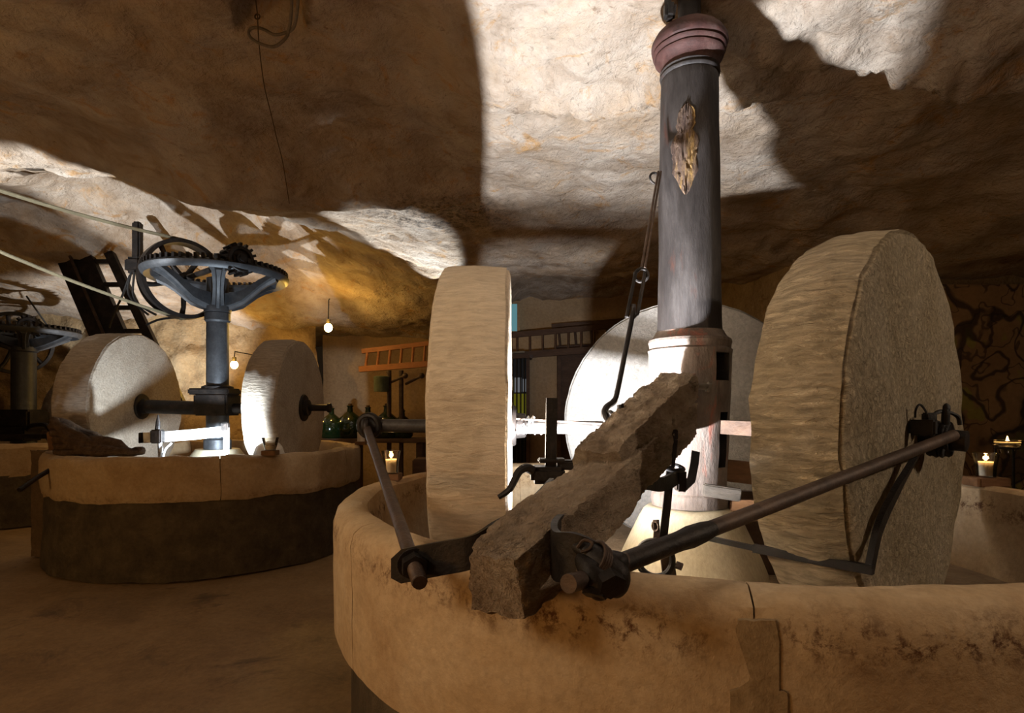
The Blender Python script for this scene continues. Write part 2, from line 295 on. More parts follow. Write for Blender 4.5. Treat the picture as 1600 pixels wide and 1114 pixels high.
class MB:
    def __init__(s): s.bm = bmesh.new()
    def box(s, c, size, rot=None):
        m = Matrix.Translation(Vector(c)) @ (rot.to_4x4() if rot is not None else Matrix()) @ Matrix.Diagonal((*size, 1))
        return bmesh.ops.create_cube(s.bm, size=1.0, matrix=m)['verts']
    def bbox(s, c, size, rot=None, bev=0.005):
        """box with bevelled edges"""
        t = bmesh.new(); bmesh.ops.create_cube(t, size=1.0, matrix=Matrix.Diagonal((*size, 1)))
        bmesh.ops.bevel(t, geom=list(t.edges), offset=bev, segments=2, affect='EDGES')
        m = Matrix.Translation(Vector(c)) @ (rot.to_4x4() if rot is not None else Matrix())
        s.merge(t, m)
    def merge(s, t, m=Matrix()):
        mp = {}
        for v in t.verts: mp[v] = s.bm.verts.new(m @ v.co)
        for f in t.faces:
            try: s.bm.faces.new([mp[v] for v in f.verts])
            except ValueError: pass
        t.free()
    def rings(s, rings, closed=False, cap=True, loop=True):
        """skin a list of rings of points"""
        vs = [[s.bm.verts.new(p) for p in r] for r in rings]
        n = len(vs[0]); k = len(vs)
        for i in range(k if closed else k-1):
            a, b = vs[i], vs[(i+1) % k]
            for j in range(n if loop else n-1):
                s.bm.faces.new((a[j], a[(j+1) % n], b[(j+1) % n], b[j]))
        if cap and not closed and loop:
            s.bm.faces.new(list(reversed(vs[0]))); s.bm.faces.new(vs[-1])
        return vs
    def tube(s, path, r, seg=12, closed=False, section=None, up=None, wob=0.0):
        """sweep a circle (or a 2-D section list) along a path; r a number or list"""
        path = [Vector(p) for p in path]; n = len(path)
        rr = r if hasattr(r, '__len__') else [r]*n
        tang = []
        for i in range(n):
            if closed: t = path[(i+1) % n]-path[i-1]
            else: t = path[min(i+1, n-1)]-path[max(i-1, 0)]
            tang.append(t.normalized())
        u = Vector(up) if up is not None else (Vector((0, 0, 1)) if abs(tang[0].z) < 0.9 else Vector((1, 0, 0)))
        rings = []
        for i in range(n):
            t = tang[i]
            if up is not None: u = Vector(up)
            a = (u-t*u.dot(t)).normalized(); b = t.cross(a); u = a
            sec = section or [(math.cos(2*PI*k/seg), math.sin(2*PI*k/seg)) for k in range(seg)]
            ring = []
            for (x, y) in sec:
                p = path[i]+(a*x+b*y)*rr[i]
                if wob: p = p+nvec(p*18.0)*wob
                ring.append(p)
            rings.append(ring)
        s.rings(rings, closed)
    def bar(s, path, w, h, up=(0, 0, 1), closed=False):
        """flat bar: h along up, w across"""
        s.tube(path, 1.0, section=[(h/2, w/2), (-h/2, w/2), (-h/2, -w/2), (h/2, -w/2)], up=up, closed=closed)
    def cyl(s, a, b, r0, r1=None, seg=20):
        s.tube([a, b], [r0, r0 if r1 is None else r1], seg)
    def lathe(s, prof, seg=48, m=Matrix(), cap=False, closed=False):
        """prof: list of (r, z) turned round z"""
        rings = [[m @ Vector((r*math.cos(2*PI*k/seg), r*math.sin(2*PI*k/seg), z)) for k in range(seg)] for (r, z) in prof]
        return s.rings(rings, closed=closed, cap=cap)
    def torus(s, c, R_, r, normal, seg=28, sub=10, arc=2*PI, a0=0.0):
        nrm = Vector(normal).normalized(); x = nrm.orthogonal().normalized(); y = nrm.cross(x)
        full = arc >= 2*PI-1e-6; k = seg
        path = [Vector(c)+(x*math.cos(a0+arc*i/(k if full else k-1))+y*math.sin(a0+arc*i/(k if full else k-1)))*R_ for i in range(k)]
        s.tube(path, r, sub, closed=full)
    def nut(s, a, b, r, seg=6): s.tube([a, b], r, seg)
    def ball(s, c, r, scale=(1, 1, 1), sub=2):
        bmesh.ops.create_icosphere(s.bm, subdivisions=sub, radius=r, matrix=Matrix.Translation(Vector(c)) @ Matrix.Diagonal((*scale, 1)))
    def jitter(s, amp, freq, vec=False):
        for v in s.bm.verts:
            if vec: v.co += nvec(v.co*freq)*amp
            else:
                v.co += (nvec(v.co*freq)+0.5*nvec(v.co*freq*2.3))*amp
    def build(s, name, mat, parent=None, base=None, sharp=35.0, local=False):
        bmesh.ops.recalc_face_normals(s.bm, faces=list(s.bm.faces))
        me = bpy.data.meshes.new(name)
        off = None
        if parent is not None and not local:
            q = parent; off = Vector((0, 0, 0))
            while q is not None: off += q.location; q = q.parent
        elif base is not None: off = Vector(base)
        if off is not None: bmesh.ops.translate(s.bm, verts=list(s.bm.verts), vec=-off)
        s.bm.to_mesh(me); s.bm.free()
        me.shade_smooth()
        me.set_sharp_from_angle(angle=R(sharp))
        me.materials.append(mat if not isinstance(mat, str) else M[mat])
        o = bpy.data.objects.new(name, me); COL.objects.link(o)
        if parent is not None: o.parent = parent
        elif base is not None: o.location = base
        return o

def thing(name, label, cat, loc=(0, 0, 0), group=None):
    o = bpy.data.objects.new(name, None); COL.objects.link(o); o.location = loc
    o['label'] = label; o['category'] = cat
    if group: o['group'] = group
    return o
def tag(o, label, cat, group=None):
    o['label'] = label; o['category'] = cat
    if group: o['group'] = group
    return o
def structure(o): o['kind'] = 'structure'; return o
def stuff(o): o['kind'] = 'stuff'; return o

def grid_mesh(xs, ys, fn):
    """height field over xs, ys"""
    mb = MB(); vs = [[mb.bm.verts.new((x, y, fn(x, y))) for x in xs] for y in ys]
    for j in range(len(ys)-1):
        for i in range(len(xs)-1):
            mb.bm.faces.new((vs[j][i], vs[j][i+1], vs[j+1][i+1], vs[j+1][i]))
    return mb
def smooth(a, b, x):
    t = min(1.0, max(0.0, (x-a)/(b-a))); return t*t*(3-2*t)
def frange(a, b, st):
    n = max(1, int(round((b-a)/st))); return [a+(b-a)*i/n for i in range(n+1)]

# ------------------------------------------------------------------ room: rock-cut cave
CX, CY = 0.80, 2.60             # axis of the near mill
FX, FY = -3.22, 6.30            # axis of the second mill
GX, GY = -6.95, 8.20            # axis of the far-left mill
def interp(pts, x):
    if x <= pts[0][0]: return pts[0][1]
    for (a, b), (c, d) in zip(pts, pts[1:]):
        if x <= c: return b+(d-b)*(x-a)/(c-a)
    return pts[-1][1]
def fbm(x, y, z, o=4): return noise.fractal(Vector((x, y, z)), 0.9, 2.1, o)
def gau(x, y, cx, cy, sx, sy): return math.exp(-((x-cx)/sx)**2-((y-cy)/sy)**2)
def ledge(d, h, soft, hard): return -h*math.exp(d/soft) if d < 0 else -h*math.exp(-(d/hard)**2)
def ceil_z(x, y):
    z = interp([(-4, 3.45), (2, 3.40), (3.2, 3.32), (4.6, 3.25), (6, 3.10), (7.6, 2.93), (8.6, 2.92), (10.8, 2.62)], y)
    z += 1.0*gau(x, y, -3.6, 6.8, 1.8, 1.2 if y < 6.8 else 1.5) + 0.22*smooth(-4.0, -5.5, x)*smooth(4.5, 6.0, y)
    z += 0.16*smooth(-0.1, -0.7, x)*(1-smooth(4.05, 4.75, y))
    z += 0.36*smooth(-2.4, -3.9, x)*smooth(3.4, 4.7, y)*(1-smooth(6.6, 7.8, y))
    z -= 0.10*smooth(-0.2, -0.9, x)*math.exp(-((y-4.85)/0.22)**2)
    if x > 2.0: z -= (x-2.0)*0.10
    z += 0.72*smooth(-0.7, 0.3, x)*smooth(6.3, 9.6, y)
    n1 = fbm(x*0.9, y*0.9, 3.3)*(1-0.85*gau(x, y, 0.2, 4.9, 1.3, 1.1)); n2 = fbm(x*3.1, y*3.1, 9.1); n3 = fbm(x*9, y*9, 5.0, 3)
    if -0.6 < x < 2.6: z += ledge(y-(3.36+0.10*n2+0.05*n3), 0.15*smooth(-0.5, 0.1, x)*smooth(2.4, 1.2, x), 0.35, 0.05)
    if 0.7 < x < 3.4: z += ledge(y-(2.86+0.12*(x-0.9)+0.09*n2+0.06*n3), 0.17*smooth(0.75, 1.0, x)*smooth(3.3, 2.4, x), 0.4, 0.05)
    for k, (yr, h) in enumerate(((5.45, 0.07), (6.1, 0.08))):       # rough ribs over the second mill
        if x < -1.6: z += ledge(y-(yr+0.10*(x+3.5)+0.12*n2+0.05*n3), h*smooth(-1.6, -2.2, x)*smooth(-6.5, -5.5, x), 0.25, 0.06)
    z += 0.10*n1 + 0.028*n2 + 0.012*n3
    # long slot cut for the old shaft, overhead left
    sx = x+0.42*(y-2.9); inside = smooth(-1.40, -1.36, sx)*smooth(-1.03, -1.07, sx)*smooth(3.20, 3.12, y)*smooth(1.2, 1.5, y)
    z += 0.30*inside
    # keep clear of the turning post
    k = math.exp(-(((x-CX)**2+(y-CY)**2)/0.12))
    z = z*(1-k)+3.30*k
    return z
xs = frange(-10.2, -6.5, 0.12)[:-1]+frange(-6.5, 3.0, 0.035)[:-1]+frange(3.0, 7.0, 0.10)
ys = frange(-3.6, 1.4, 0.25)[:-1]+frange(1.4, 7.2, 0.035)[:-1]+frange(7.2, 11.0, 0.07)
structure(grid_mesh(xs, ys, ceil_z).build('ceiling', 'ceiling', sharp=180))

def floor_z(x, y): return -0.012+0.012*fbm(x*1.1, y*1.1, 1.0)+0.004*fbm(x*6, y*6, 2.0, 3)
structure(grid_mesh(frange(-10.2, 7.0, 0.08), frange(-3.6, 11.0, 0.09), floor_z).build('floor', 'floor', sharp=180))

def wall(name, a, b, mat, amp=0.12, step=0.09, h=4.4, flip=1):
    """rough vertical wall from a to b (plan points)"""
    a = Vector((*a, 0)); b = Vector((*b, 0)); d = (b-a); L = d.length; d.normalize(); nrm = Vector((-d.y, d.x, 0))*flip
    mb = MB(); us = frange(0, L, step); zs = frange(-0.1, h, step)
    vs = []
    for z in zs:
        row = []
        for u in us:
            p = a+d*u+Vector((0, 0, z))
            row.append(mb.bm.verts.new(p+nrm*amp*(fbm(p.x*0.8+p.y*0.8, p.z*0.9, 4.0)+0.35*fbm(p.x*4, p.y*4, p.z*4))))
        vs.append(row)
    for j in range(len(zs)-1):
        for i in range(len(us)-1):
            mb.bm.faces.new((vs[j][i], vs[j][i+1], vs[j+1][i+1], vs[j+1][i]))
    return structure(mb.build(name, mat, sharp=180))
wall('wall_back_left', (-10.0, 9.7), (-3.3, 9.7), 'wall', 0.22, 0.07, 3.6)
wall('wall_back', (-3.35, 10.2), (3.0, 10.2), 'plaster', 0.05, 0.1, 4.2)
wall('wall_left', (-10.0, -3.5), (-10.0, 9.8), 'darkened_rock', 0.2, 0.2)
wall('wall_right', (2.95, 5.9), (2.95, 10.4), 'wall', 0.08, 0.15)
wall('wall_front_right', (2.9, 5.95), (6.9, 5.95), 'wall', 0.06, 0.1)
wall('wall_side', (6.6, -3.5), (6.6, 6.1), 'darkened_rock', 0.15, 0.2)
wall('wall_behind', (-10.1, -3.4), (6.8, -3.4), 'darkened_rock', 0.15, 0.25)

# painted mural on the wall behind the right stone
mb = MB(); mb.bbox((4.55, 5.845, 1.62), (2.5, 0.02, 2.2), bev=0.004)
tag(mb.build('wall_mural', 'mural', base=(4.55, 5.845, 0.52)), 'painted mural of dark swirls and olive green blobs behind the right millstone', 'mural')

# ------------------------------------------------------------------ the near mill: trough
def ring_block(mb, cx, cy, prof, a0, a1, n, amp=0.006):
    rings = []
    for i in range(n+1):
        a = a0+(a1-a0)*i/n
        ring = []
        for (r, z) in prof:
            p = Vector((cx+r*math.cos(a), cy+r*math.sin(a), z))
            ring.append(p+nvec(p*5.0)*amp*1.6+nvec(p*22.0)*amp*0.5)
        rings.append(ring)
    mb.rings(rings)
def fine_prof(pts, step):
    out = []
    for (a, b) in zip(pts, pts[1:]+pts[:1]):
        L = math.hypot(b[0]-a[0], b[1]-a[1]); n = max(1, int(L/step))
        for i in range(n): out.append((a[0]+(b[0]-a[0])*i/n, a[1]+(b[1]-a[1])*i/n))
    return out

BED = 0.69
basin = thing('mill_trough', 'large round pale stone trough in the front with rust stained rim', 'trough', (CX, CY, 0))
prof = fine_prof([(1.53, 0.64), (1.535, 1.03), (1.522, 1.066), (1.497, 1.086), (1.46, 1.093), (1.425, 1.09), (1.405, 1.075), (1.40, 1.04), (1.37, 0.69), (1.37, 0.64)], 0.045)
for k in range(8):
    mb = MB(); a0 = R(-102.6+45*k); ring_block(mb, CX, CY, prof, a0+0.0012, a0+R(45)-0.0012, 30, 0.0045)
    mb.build('rim_stone', 'rim', basin)
mb = MB(); mb.lathe([(1.41, 0.65), (1.50, 0.65), (1.50, 1.03), (1.47, 1.07), (1.43, 1.07), (1.41, 1.03)], 96, Matrix.Translation((CX, CY, 0)), closed=True); mb.build('joint_light_block', 'mortar', basin)  # hidden ring added inside the rim to stop light leaking through joints
mb = MB(); mb.lathe([(1.40, 0.60), (1.40, 0.64), (1.46, 0.64), (1.47, 0.4), (1.475, 0.0), (1.38, 0.0)], 96, Matrix.Translation((CX, CY, 0)))
mb.jitter(0.008, 6.0); mb.build('base_course', 'dark_base', basin, sharp=60)
mb = MB(); mb.lathe([(0.02, BED), (0.3, BED), (0.7, BED-0.004), (1.2, BED), (1.385, BED+0.004)], 96, Matrix.Translation((CX, CY, 0)))
mb.jitter(0.004, 7.0); mb.build('trough_bed', 'bed', basin, sharp=60)
mb = MB(); mb.lathe([(0.335, BED-0.01), (0.325, 0.74), (0.30, 0.80), (0.262, 0.88), (0.225, 0.96), (0.205, 0.998), (0.19, 1.012), (0.16, 1.018), (0.01, 1.018)], 64, Matrix.Translation((CX, CY, 0)))
mb.jitter(0.004, 6.0); mb.build('cone_plinth', 'cone', basin, sharp=60)
# mortar patch over the front joint
mb = MB()
aj = R(-102.6)
pts = [(-0.030, 1.045), (0.034, 1.05), (0.042, 1.015), (0.030, 0.995), (0.008, 0.985), (0.008, 0.945), (0.020, 0.92), (0.058, 0.915), (0.055, 0.86), (0.045, 0.80), (0.052, 0.72), (0.056, 0.645),
       (-0.036, 0.645), (-0.030, 0.74), (-0.042, 0.82), (-0.046, 0.905), (-0.012, 0.925), (-0.004, 0.945), (-0.006, 0.985), (-0.026, 0.995), (-0.036, 1.02)]
pts2 = []
for (a_, b_) in zip(pts, pts[1:]+pts[:1]):
    for q_ in range(5):
        s_, z_ = a_[0]+(b_[0]-a_[0])*q_/5, a_[1]+(b_[1]-a_[1])*q_/5; w_ = nvec(Vector((s_*70, z_*70, 3)))*0.004; pts2.append((s_+w_.x, min(1.05, max(0.642, z_+w_.y))))
pts = pts2
outer = [Vector((CX+1.538*math.cos(aj+s/1.53), CY+1.538*math.sin(aj+s/1.53), z)) for s, z in pts]
inner = [Vector((CX+1.51*math.cos(aj+s/1.53), CY+1.51*math.sin(aj+s/1.53), z)) for s, z in pts]
mb.rings([inner, outer]); bmesh.ops.triangulate(mb.bm, faces=[f for f in mb.bm.faces if len(f.verts) > 4])
mb.build('mortar_patch', 'mortar', basin)['label'] = 'dark mortar filling the front joint'

# ------------------------------------------------------------------ millstones
def millstone(name, label, loc, rz, rad, th, mat, tilt=0.0, amp=0.007, hub=True, seed=0.0, crown=0.012, hub_r=0.10, stub=0.0):
    """stone with its axle along local X; outer face at +th/2"""
    root = thing(name, label, 'millstone', loc)
    root.rotation_euler = (0, tilt, rz)
    mb = MB(); h = th/2
    prof = [(0.0, -h), (0.10, -h), (0.25, -h), (0.4*rad/0.69, -h), (rad*0.75, -h+0.002), (rad*0.88, -h+0.003), (rad-0.03, -h+0.006), (rad-0.010, -h+0.012), (rad-0.002, -h+0.03)]
    nt_ = 14
    for i in range(1, nt_): x = -h+th*i/nt_; prof.append((rad+crown*(1-(x/h)**2), x))
    prof += [(rad-0.002, h-0.03), (rad-0.010, h-0.012), (rad-0.03, h-0.006), (rad*0.88, h-0.003), (rad*0.75, h-0.002), (0.4*rad/0.69, h), (0.25, h), (0.10, h), (0.0, h)]
    seg = 110; rings = []
    for (r, x) in prof[1:-1]:
        ring = []
        for k in range(seg):
            a = 2*PI*k/seg; p = Vector((x, r*math.cos(a), r*math.sin(a)))
            q = p+Vector((seed, seed*1.7, 0))
            d = nvec(q*4.0)*amp+nvec(q*16.0)*amp*0.6
            if r > rad*0.97: d += p.normalized()*noise.noise(Vector((q.x*6, q.y*40, q.z*40)))*amp*0.6
            ring.append(p+d)
        rings.append(ring)
    mb.rings(rings)
    mb.build('stone', mat, root, local=True)
    if hub:
        for s in ((1, -1) if hub == 2 else (hub,)):
            mb = MB(); mx = Matrix.Translation((s*h, 0, 0)) @ Matrix.Rotation(PI/2*s, 4, 'Y')
            mb.lathe([(hub_r*1.15, -0.01), (hub_r*1.15, 0.012), (hub_r*1.08, 0.02), (hub_r*0.72, 0.022), (hub_r*0.68, 0.06), (hub_r*0.6, 0.066), (0.005, 0.066)], 28, mx)
            if stub:
                mb.lathe([(0.036, 0.06), (0.036, stub-0.03), (0.052, stub-0.03), (0.052, stub), (0.005, stub)], 20, mx)
            mb.build('hub', 'iron', root, local=True)
    return root
AX = EYE-0.072                       # axle height of the near mill
RS = 0.688
n_r = Vector((math.cos(R(-48.5)), math.sin(R(-48.5)), 0))
c_r = Vector((CX, CY, AX))+n_r*(0.875-0.14)
millstone('millstone', 'upright tan millstone seen edge-on, left of the turning post', (-0.150, 2.60, AX), PI, RS, 0.295, 'stone_a', seed=1.0, amp=0.006, hub=2, hub_r=0.08)
n_b = Vector((0.26, 0.965, 0)).normalized()
c_b = Vector((CX, CY, AX))+n_b*(0.68+0.16)
millstone('millstone', 'brightly lit upright millstone seen face-on behind the turning post', c_b, math.atan2(n_b.y, n_b.x), RS, 0.32, 'stone_c', seed=5.0, amp=0.004, hub=2, hub_r=0.08)
millstone('millstone', 'largest ochre millstone showing its outer face, right of the turning post', c_r+Vector((0, 0, -0.012)), R(-48.5), 0.677, 0.28, 'stone_b', tilt=R(-0.5), seed=9.0, amp=0.011, hub=0, crown=0.02)

# ------------------------------------------------------------------ turning post
def with_holes(mb, vs, holes, axis, depth):
    """recess quads of a lathe: holes = list of (ring0, ring1, seg0, seg1)"""
    pass
post = thing('turning_post', 'tall weathered central post with dull red capital standing on the cone plinth', 'post', (CX, CY, 1.018))
TM = Matrix.Translation((CX, CY, 0))
# lower socket with mortises cut through its wall
seg = 72
zs_ = [1.018, 1.022, 1.05, 1.075, 1.085, 1.12, 1.20, 1.26, 1.345, 1.41, 1.44, 1.50, 1.575, 1.60, 1.64, 1.67, 1.695, 1.715, 1.722, 1.735, 1.75, 1.762, 1.775, 1.79, 1.80, 1.80]
def sock_r(z): return interp([(1.018, 0.155), (1.022, 0.165), (1.05, 0.168), (1.075, 0.165), (1.085, 0.158), (1.2, 0.163), (1.5, 0.176), (1.695, 0.181), (1.715, 0.184), (1.722, 0.176), (1.735, 0.178), (1.75, 0.182), (1.762, 0.178), (1.775, 0.160), (1.79, 0.150), (1.80, 0.146)], z)
mb = MB()
vs = []
for i, z in enumerate(zs_):
    r = sock_r(z) if i < len(zs_)-1 else 0.12
    row = []
    for k in range(seg):
        a = 2*PI*k/seg
        q = Vector((r*math.cos(a), r*math.sin(a), z)); w = noise.noise(q*9)*0.004+noise.noise(q*30)*0.002
        row.append(mb.bm.verts.new((CX+(r+w)*math.cos(a), CY+(r+w)*math.sin(a), z)))
    vs.append(row)
# camera-facing azimuth of the post is about -107 degrees
def seg_at(deg): return int(round((deg % 360)/5.0)) % seg
holes = [(12, 16, seg_at(-70), seg_at(-40)), (8, 10, seg_at(-58), seg_at(-42)), (6, 8, seg_at(-58), seg_at(-42))]
cut = {}
for hid, (i0, i1, s0, s1) in enumerate(holes):
    for i in range(i0, i1):
        for k in range(s0, s1): cut[(i, k % seg)] = hid
for i in range(len(zs_)-1):
    for k in range(seg):
        a, b, c, d = vs[i][k], vs[i][(k+1) % seg], vs[i+1][(k+1) % seg], vs[i+1][k]
        if (i, k) not in cut: mb.bm.faces.new((a, b, c, d))
for hid, (i0, i1, s0, s1) in enumerate(holes):
    inn = {}
    for i in range(i0, i1+1):
        for k in range(s0, s1+1):
            v = vs[i][k % seg].co; inn[(i, k)] = mb.bm.verts.new((CX+(v.x-CX)*0.42, CY+(v.y-CY)*0.42, v.z))
    for i in range(i0, i1):
        for k in range(s0, s1): mb.bm.faces.new((inn[(i, k)], inn[(i, k+1)], inn[(i+1, k+1)], inn[(i+1, k)])).material_index = 1
        for k in (s0, s1): mb.bm.faces.new((vs[i][k % seg], vs[i+1][k % seg], inn[(i+1, k)], inn[(i, k)])).material_index = 1
    for k in range(s0, s1):
        for i in (i0, i1): mb.bm.faces.new((vs[i][k % seg], vs[i][(k+1) % seg], inn[(i, k+1)], inn[(i, k)])).material_index = 1
mb.build('socket', 'socket', post, sharp=28).data.materials.append(M['black'])  # second slot paints the mortise faces black, as shade inside the holes
mb = MB()
def shaft_r(z): return interp([(1.79, 0.142), (1.83, 0.137), (2.3, 0.134), (2.96, 0.1235), (3.0, 0.124)], z)
prof = [(0.12, 1.79)]+[(shaft_r(z), z) for z in frange(1.79, 2.935, 0.03)]
prof += [(0.122, 2.94), (0.129, 2.945), (0.131, 2.952), (0.124, 2.960), (0.127, 2.965), (0.130, 2.970), (0.121, 2.977)]
mb.lathe(prof, 72, TM)
for v in mb.bm.verts:
    q = Vector((v.co.x*1.0, v.co.y*1.0, v.co.z*0.5)); w = noise.noise(q*7)*0.004+noise.noise(Vector((v.co.x*30, v.co.y*30, v.co.z*4)))*0.0018
    dd = Vector((v.co.x-CX, v.co.y-CY, 0)).normalized(); v.co += dd*w
mb.build('shaft', 'shaft', post, sharp=40)
mb = MB()
mb.lathe([(0.119, 2.975), (0.122, 2.99), (0.128, 3.005), (0.142, 3.02), (0.150, 3.028), (0.152, 3.036), (0.146, 3.041), (0.158, 3.050), (0.161, 3.058), (0.154, 3.064), (0.164, 3.072), (0.168, 3.088), (0.165, 3.104), (0.152, 3.125), (0.135, 3.143), (0.118, 3.156), (0.10, 3.166), (0.01, 3.168)], 64, TM)
mb.jitter(0.0035, 9.0); mb.build('capital', 'capital', post, sharp=40)
# splintered bare wood where the shaft's skin is gone
mb = MB(); rows = []
for i in range(31):
    z = 2.375+0.40*i/30; t = i/30; row = []
    half = interp([(0, 0.04), (0.12, 0.24), (0.3, 0.46), (0.6, 0.44), (0.8, 0.32), (0.92, 0.26), (1, 0.03)], t)
    cen = interp([(0, -113), (0.5, -117), (1, -111)], t)
    half *= 1+0.35*noise.noise(Vector((z*16, 0, 0)))+0.25*noise.noise(Vector((z*45, 2, 0)))
    for k in range(17):
        s = -1+2*k/16; a = R(cen)+s*half
        e = 1-s*s
        q = Vector((a*10, z*3, 0))
        r = shaft_r(z)+0.0015+e*(0.003+0.016*abs(noise.noise(q*1.8))+0.012*noise.noise(Vector((a*40, z*14, 1)))+0.006*noise.noise(Vector((a*70, z*60, 1))))-(0.004 if abs(s) > 0.95 or i in (0, 30) else 0)
        row.append(Vector((CX+r*math.cos(a), CY+r*math.sin(a), z)))
    rows.append(row)
mb.rings(rows, loop=False, cap=False)
mb.build('bare_wood_patch', 'bare_wood', post, sharp=30)['label'] = 'splintered yellowish patch of bare wood on the shaft'
# top iron pin into the ceiling
mb = MB(); mb.lathe([(0.07, 3.165), (0.05, 3.18), (0.05, 3.30), (0.05, 3.42), (0.01, 3.42)], 16, TM); mb.build('top_pin', 'iron', post)
mb = MB(); mb.bbox(P(1046, 18, 2.5), (0.05, 0.05, 0.07), bev=0.012); mb.jitter(0.006, 20)
mb.tube([P(1046, 14, 2.5), P(1044, 6, 2.5), P(1043, -8, 2.5)], 0.015, 8)
tag(mb.build('iron_hook', 'iron', base=P(1046, 30, 2.5)), 'small dark iron hook in the ceiling beside the post capital', 'hook')

# ------------------------------------------------------------------ axles
def pipe_axle(name, label, a, b, r, mat, extra=None):
    root = thing(name, label, 'axle', (Vector(a)+Vector(b))/2)
    mb = MB(); n = 14; pth = [Vector(a).lerp(Vector(b), i/n) for i in range(n+1)]
    mb.tube(pth, r, 20, wob=0.0015); mb.build('pipe', mat, root)
    return root
la, lb = Vector((0.64, 2.585, AX-0.012)), Vector((-0.62, 2.60, AX))
ax = pipe_axle('left_axle', 'round iron axle running through the edge-on left millstone', la, lb, 0.030, 'axle')
mb = MB(); mb.tube([Vector((-0.67, 2.60, AX)), Vector((-0.655, 2.60, AX)), Vector((-0.65, 2.60, AX)), Vector((-0.59, 2.60, AX))], [0.045, 0.05, 0.05, 0.04], 16)
mb.torus((-0.64, 2.58, AX), 0.045, 0.016, (0.2, 1, 0.1)); mb.build('end_eye', 'iron', ax)
mb = MB()                                               # twist of wire and thin bar over the pipe
mb.bar([P(797, 654, 2.55), P(880, 659, 2.54), P(948, 663, 2.53)], 0.03, 0.008)
mb.build('key_bar', 'rust', ax)
mb = MB()
wp = []
for i in range(46):
    t = i/45; a = 9*PI*t; wp.append(Vector((0.02+0.10*t+0.015*math.sin(a*0.7), 2.585+0.036*math.sin(a), AX+0.002+0.040*math.cos(a))))
mb.tube(wp, 0.0035, 6); mb.tube([P(806, 676, 2.5), P(812, 668, 2.5), P(818, 662, 2.5), P(822, 670, 2.5), P(818, 678, 2.5)], 0.003, 6)
mb.build('wire_binding', 'bright', ax)
fa = Vector((CX, CY, AX))
pipe_axle('rear_axle', 'short axle between post and face-on rear millstone', fa+n_b*0.17, fa+n_b*0.70, 0.030, 'axle')
ra = thing('right_axle', 'square axle bar from the post into the largest right millstone', 'axle', fa+n_r*0.3)
mb = MB(); mb.bar([fa+n_r*0.08+Vector((0, 0, 0.0)), fa+n_r*0.34+Vector((0, 0, -0.008)), fa+n_r*0.54+Vector((0, 0, -0.016))], 0.06, 0.058); mb.jitter(0.002, 20); mb.build('bar', 'dark_wood', ra)
mb = MB(); h0 = fa+n_r*0.85+Vector((0, 0, -0.02)); h1 = fa+n_r*1.0+Vector((0, 0, -0.03))
mb.tube([h0, h0.lerp(h1, 0.55), h0.lerp(h1, 0.56), h1, h1+n_r*0.002], [0.040, 0.040, 0.034, 0.034, 0.026], 20)
mb.nut(h0.lerp(h1, 0.5), h0.lerp(h1, 0.72), 0.056); mb.tube([h0-n_r*0.01, h0+n_r*0.012], 0.075, 24)
mb.build('hub_end', 'iron', ra)

# ------------------------------------------------------------------ timber drawbar
def rough_bar(mb, a, b, w, h, n=46, amp=0.006, seed=0.0, taper=None, rnd=0.18, step=9):
    a, b = Vector(a), Vector(b); t = (b-a).normalized(); side = t.cross(Vector((0, 0, 1))).normalized(); up = side.cross(t)
    sec = []
    for (x0, y0, x1, y1) in ((-1, -1, 1, -1), (1, -1, 1, 1), (1, 1, -1, 1), (-1, 1, -1, -1)):
        for i in range(step):
            u = i/step; x = x0+(x1-x0)*u; y = y0+(y1-y0)*u
            m_ = max(abs(x), abs(y)); L = math.hypot(x, y)
            k = (1-rnd)+rnd*(1.0/L if L > 1 else 1); sec.append((x*k, y*k))
    rings = []
    for i in range(n+1):
        u = i/n; c = a.lerp(b, u); ww, hh = w/2, h/2
        if taper: kw, kh = taper(u); ww *= kw; hh *= kh
        ring = []
        for (x, y) in sec:
            p = c+side*x*ww+up*y*hh
            q = Vector((p.dot(side)*1.0, p.dot(t)*0.45, p.dot(up)))+Vector((seed, 0, 0))
            d = nvec(q*7)*amp*1.2+nvec(q*24)*amp*0.9+nvec(p*48)*amp*0.75
            ring.append(p+d)
        rings.append(ring)
    mb.rings(rings)
bar0, bar1 = Vector((-0.035, 1.13, 1.102)), Vector((0.70, 2.41, 1.415))
draw = thing('timber_drawbar', 'rough dusty timber beam slanting from the post over the trough rim', 'beam', bar0.lerp(bar1, 0.4))
draw.location.z = 1.05
mb = MB(); rough_bar(mb, bar0, bar1, 0.156, 0.142, 150, 0.0085, step=20, taper=lambda u: (interp([(0, 0.82), (0.025, 0.98), (0.1, 1.0), (1, 1.0)], u), interp([(0, 0.86), (0.025, 1.03), (0.3, 1.05), (1, 1.0)], u)))
mb.build('lower_timber', 'beam', draw, sharp=50)
mb = MB(); u0, u1 = Vector((0.245, 1.66, 1.300)), Vector((0.675, 2.33, 1.540))
rough_bar(mb, u0, u1, 0.154, 0.115, 90, 0.0085, seed=4.0, step=20, taper=lambda u: (interp([(0, 0.96), (0.05, 1.0), (1, 0.98)], u), interp([(0, 0.60), (0.06, 0.72), (0.5, 0.95), (1, 1.05)], u)))
mb.build('upper_timber', 'beam', draw, sharp=50)
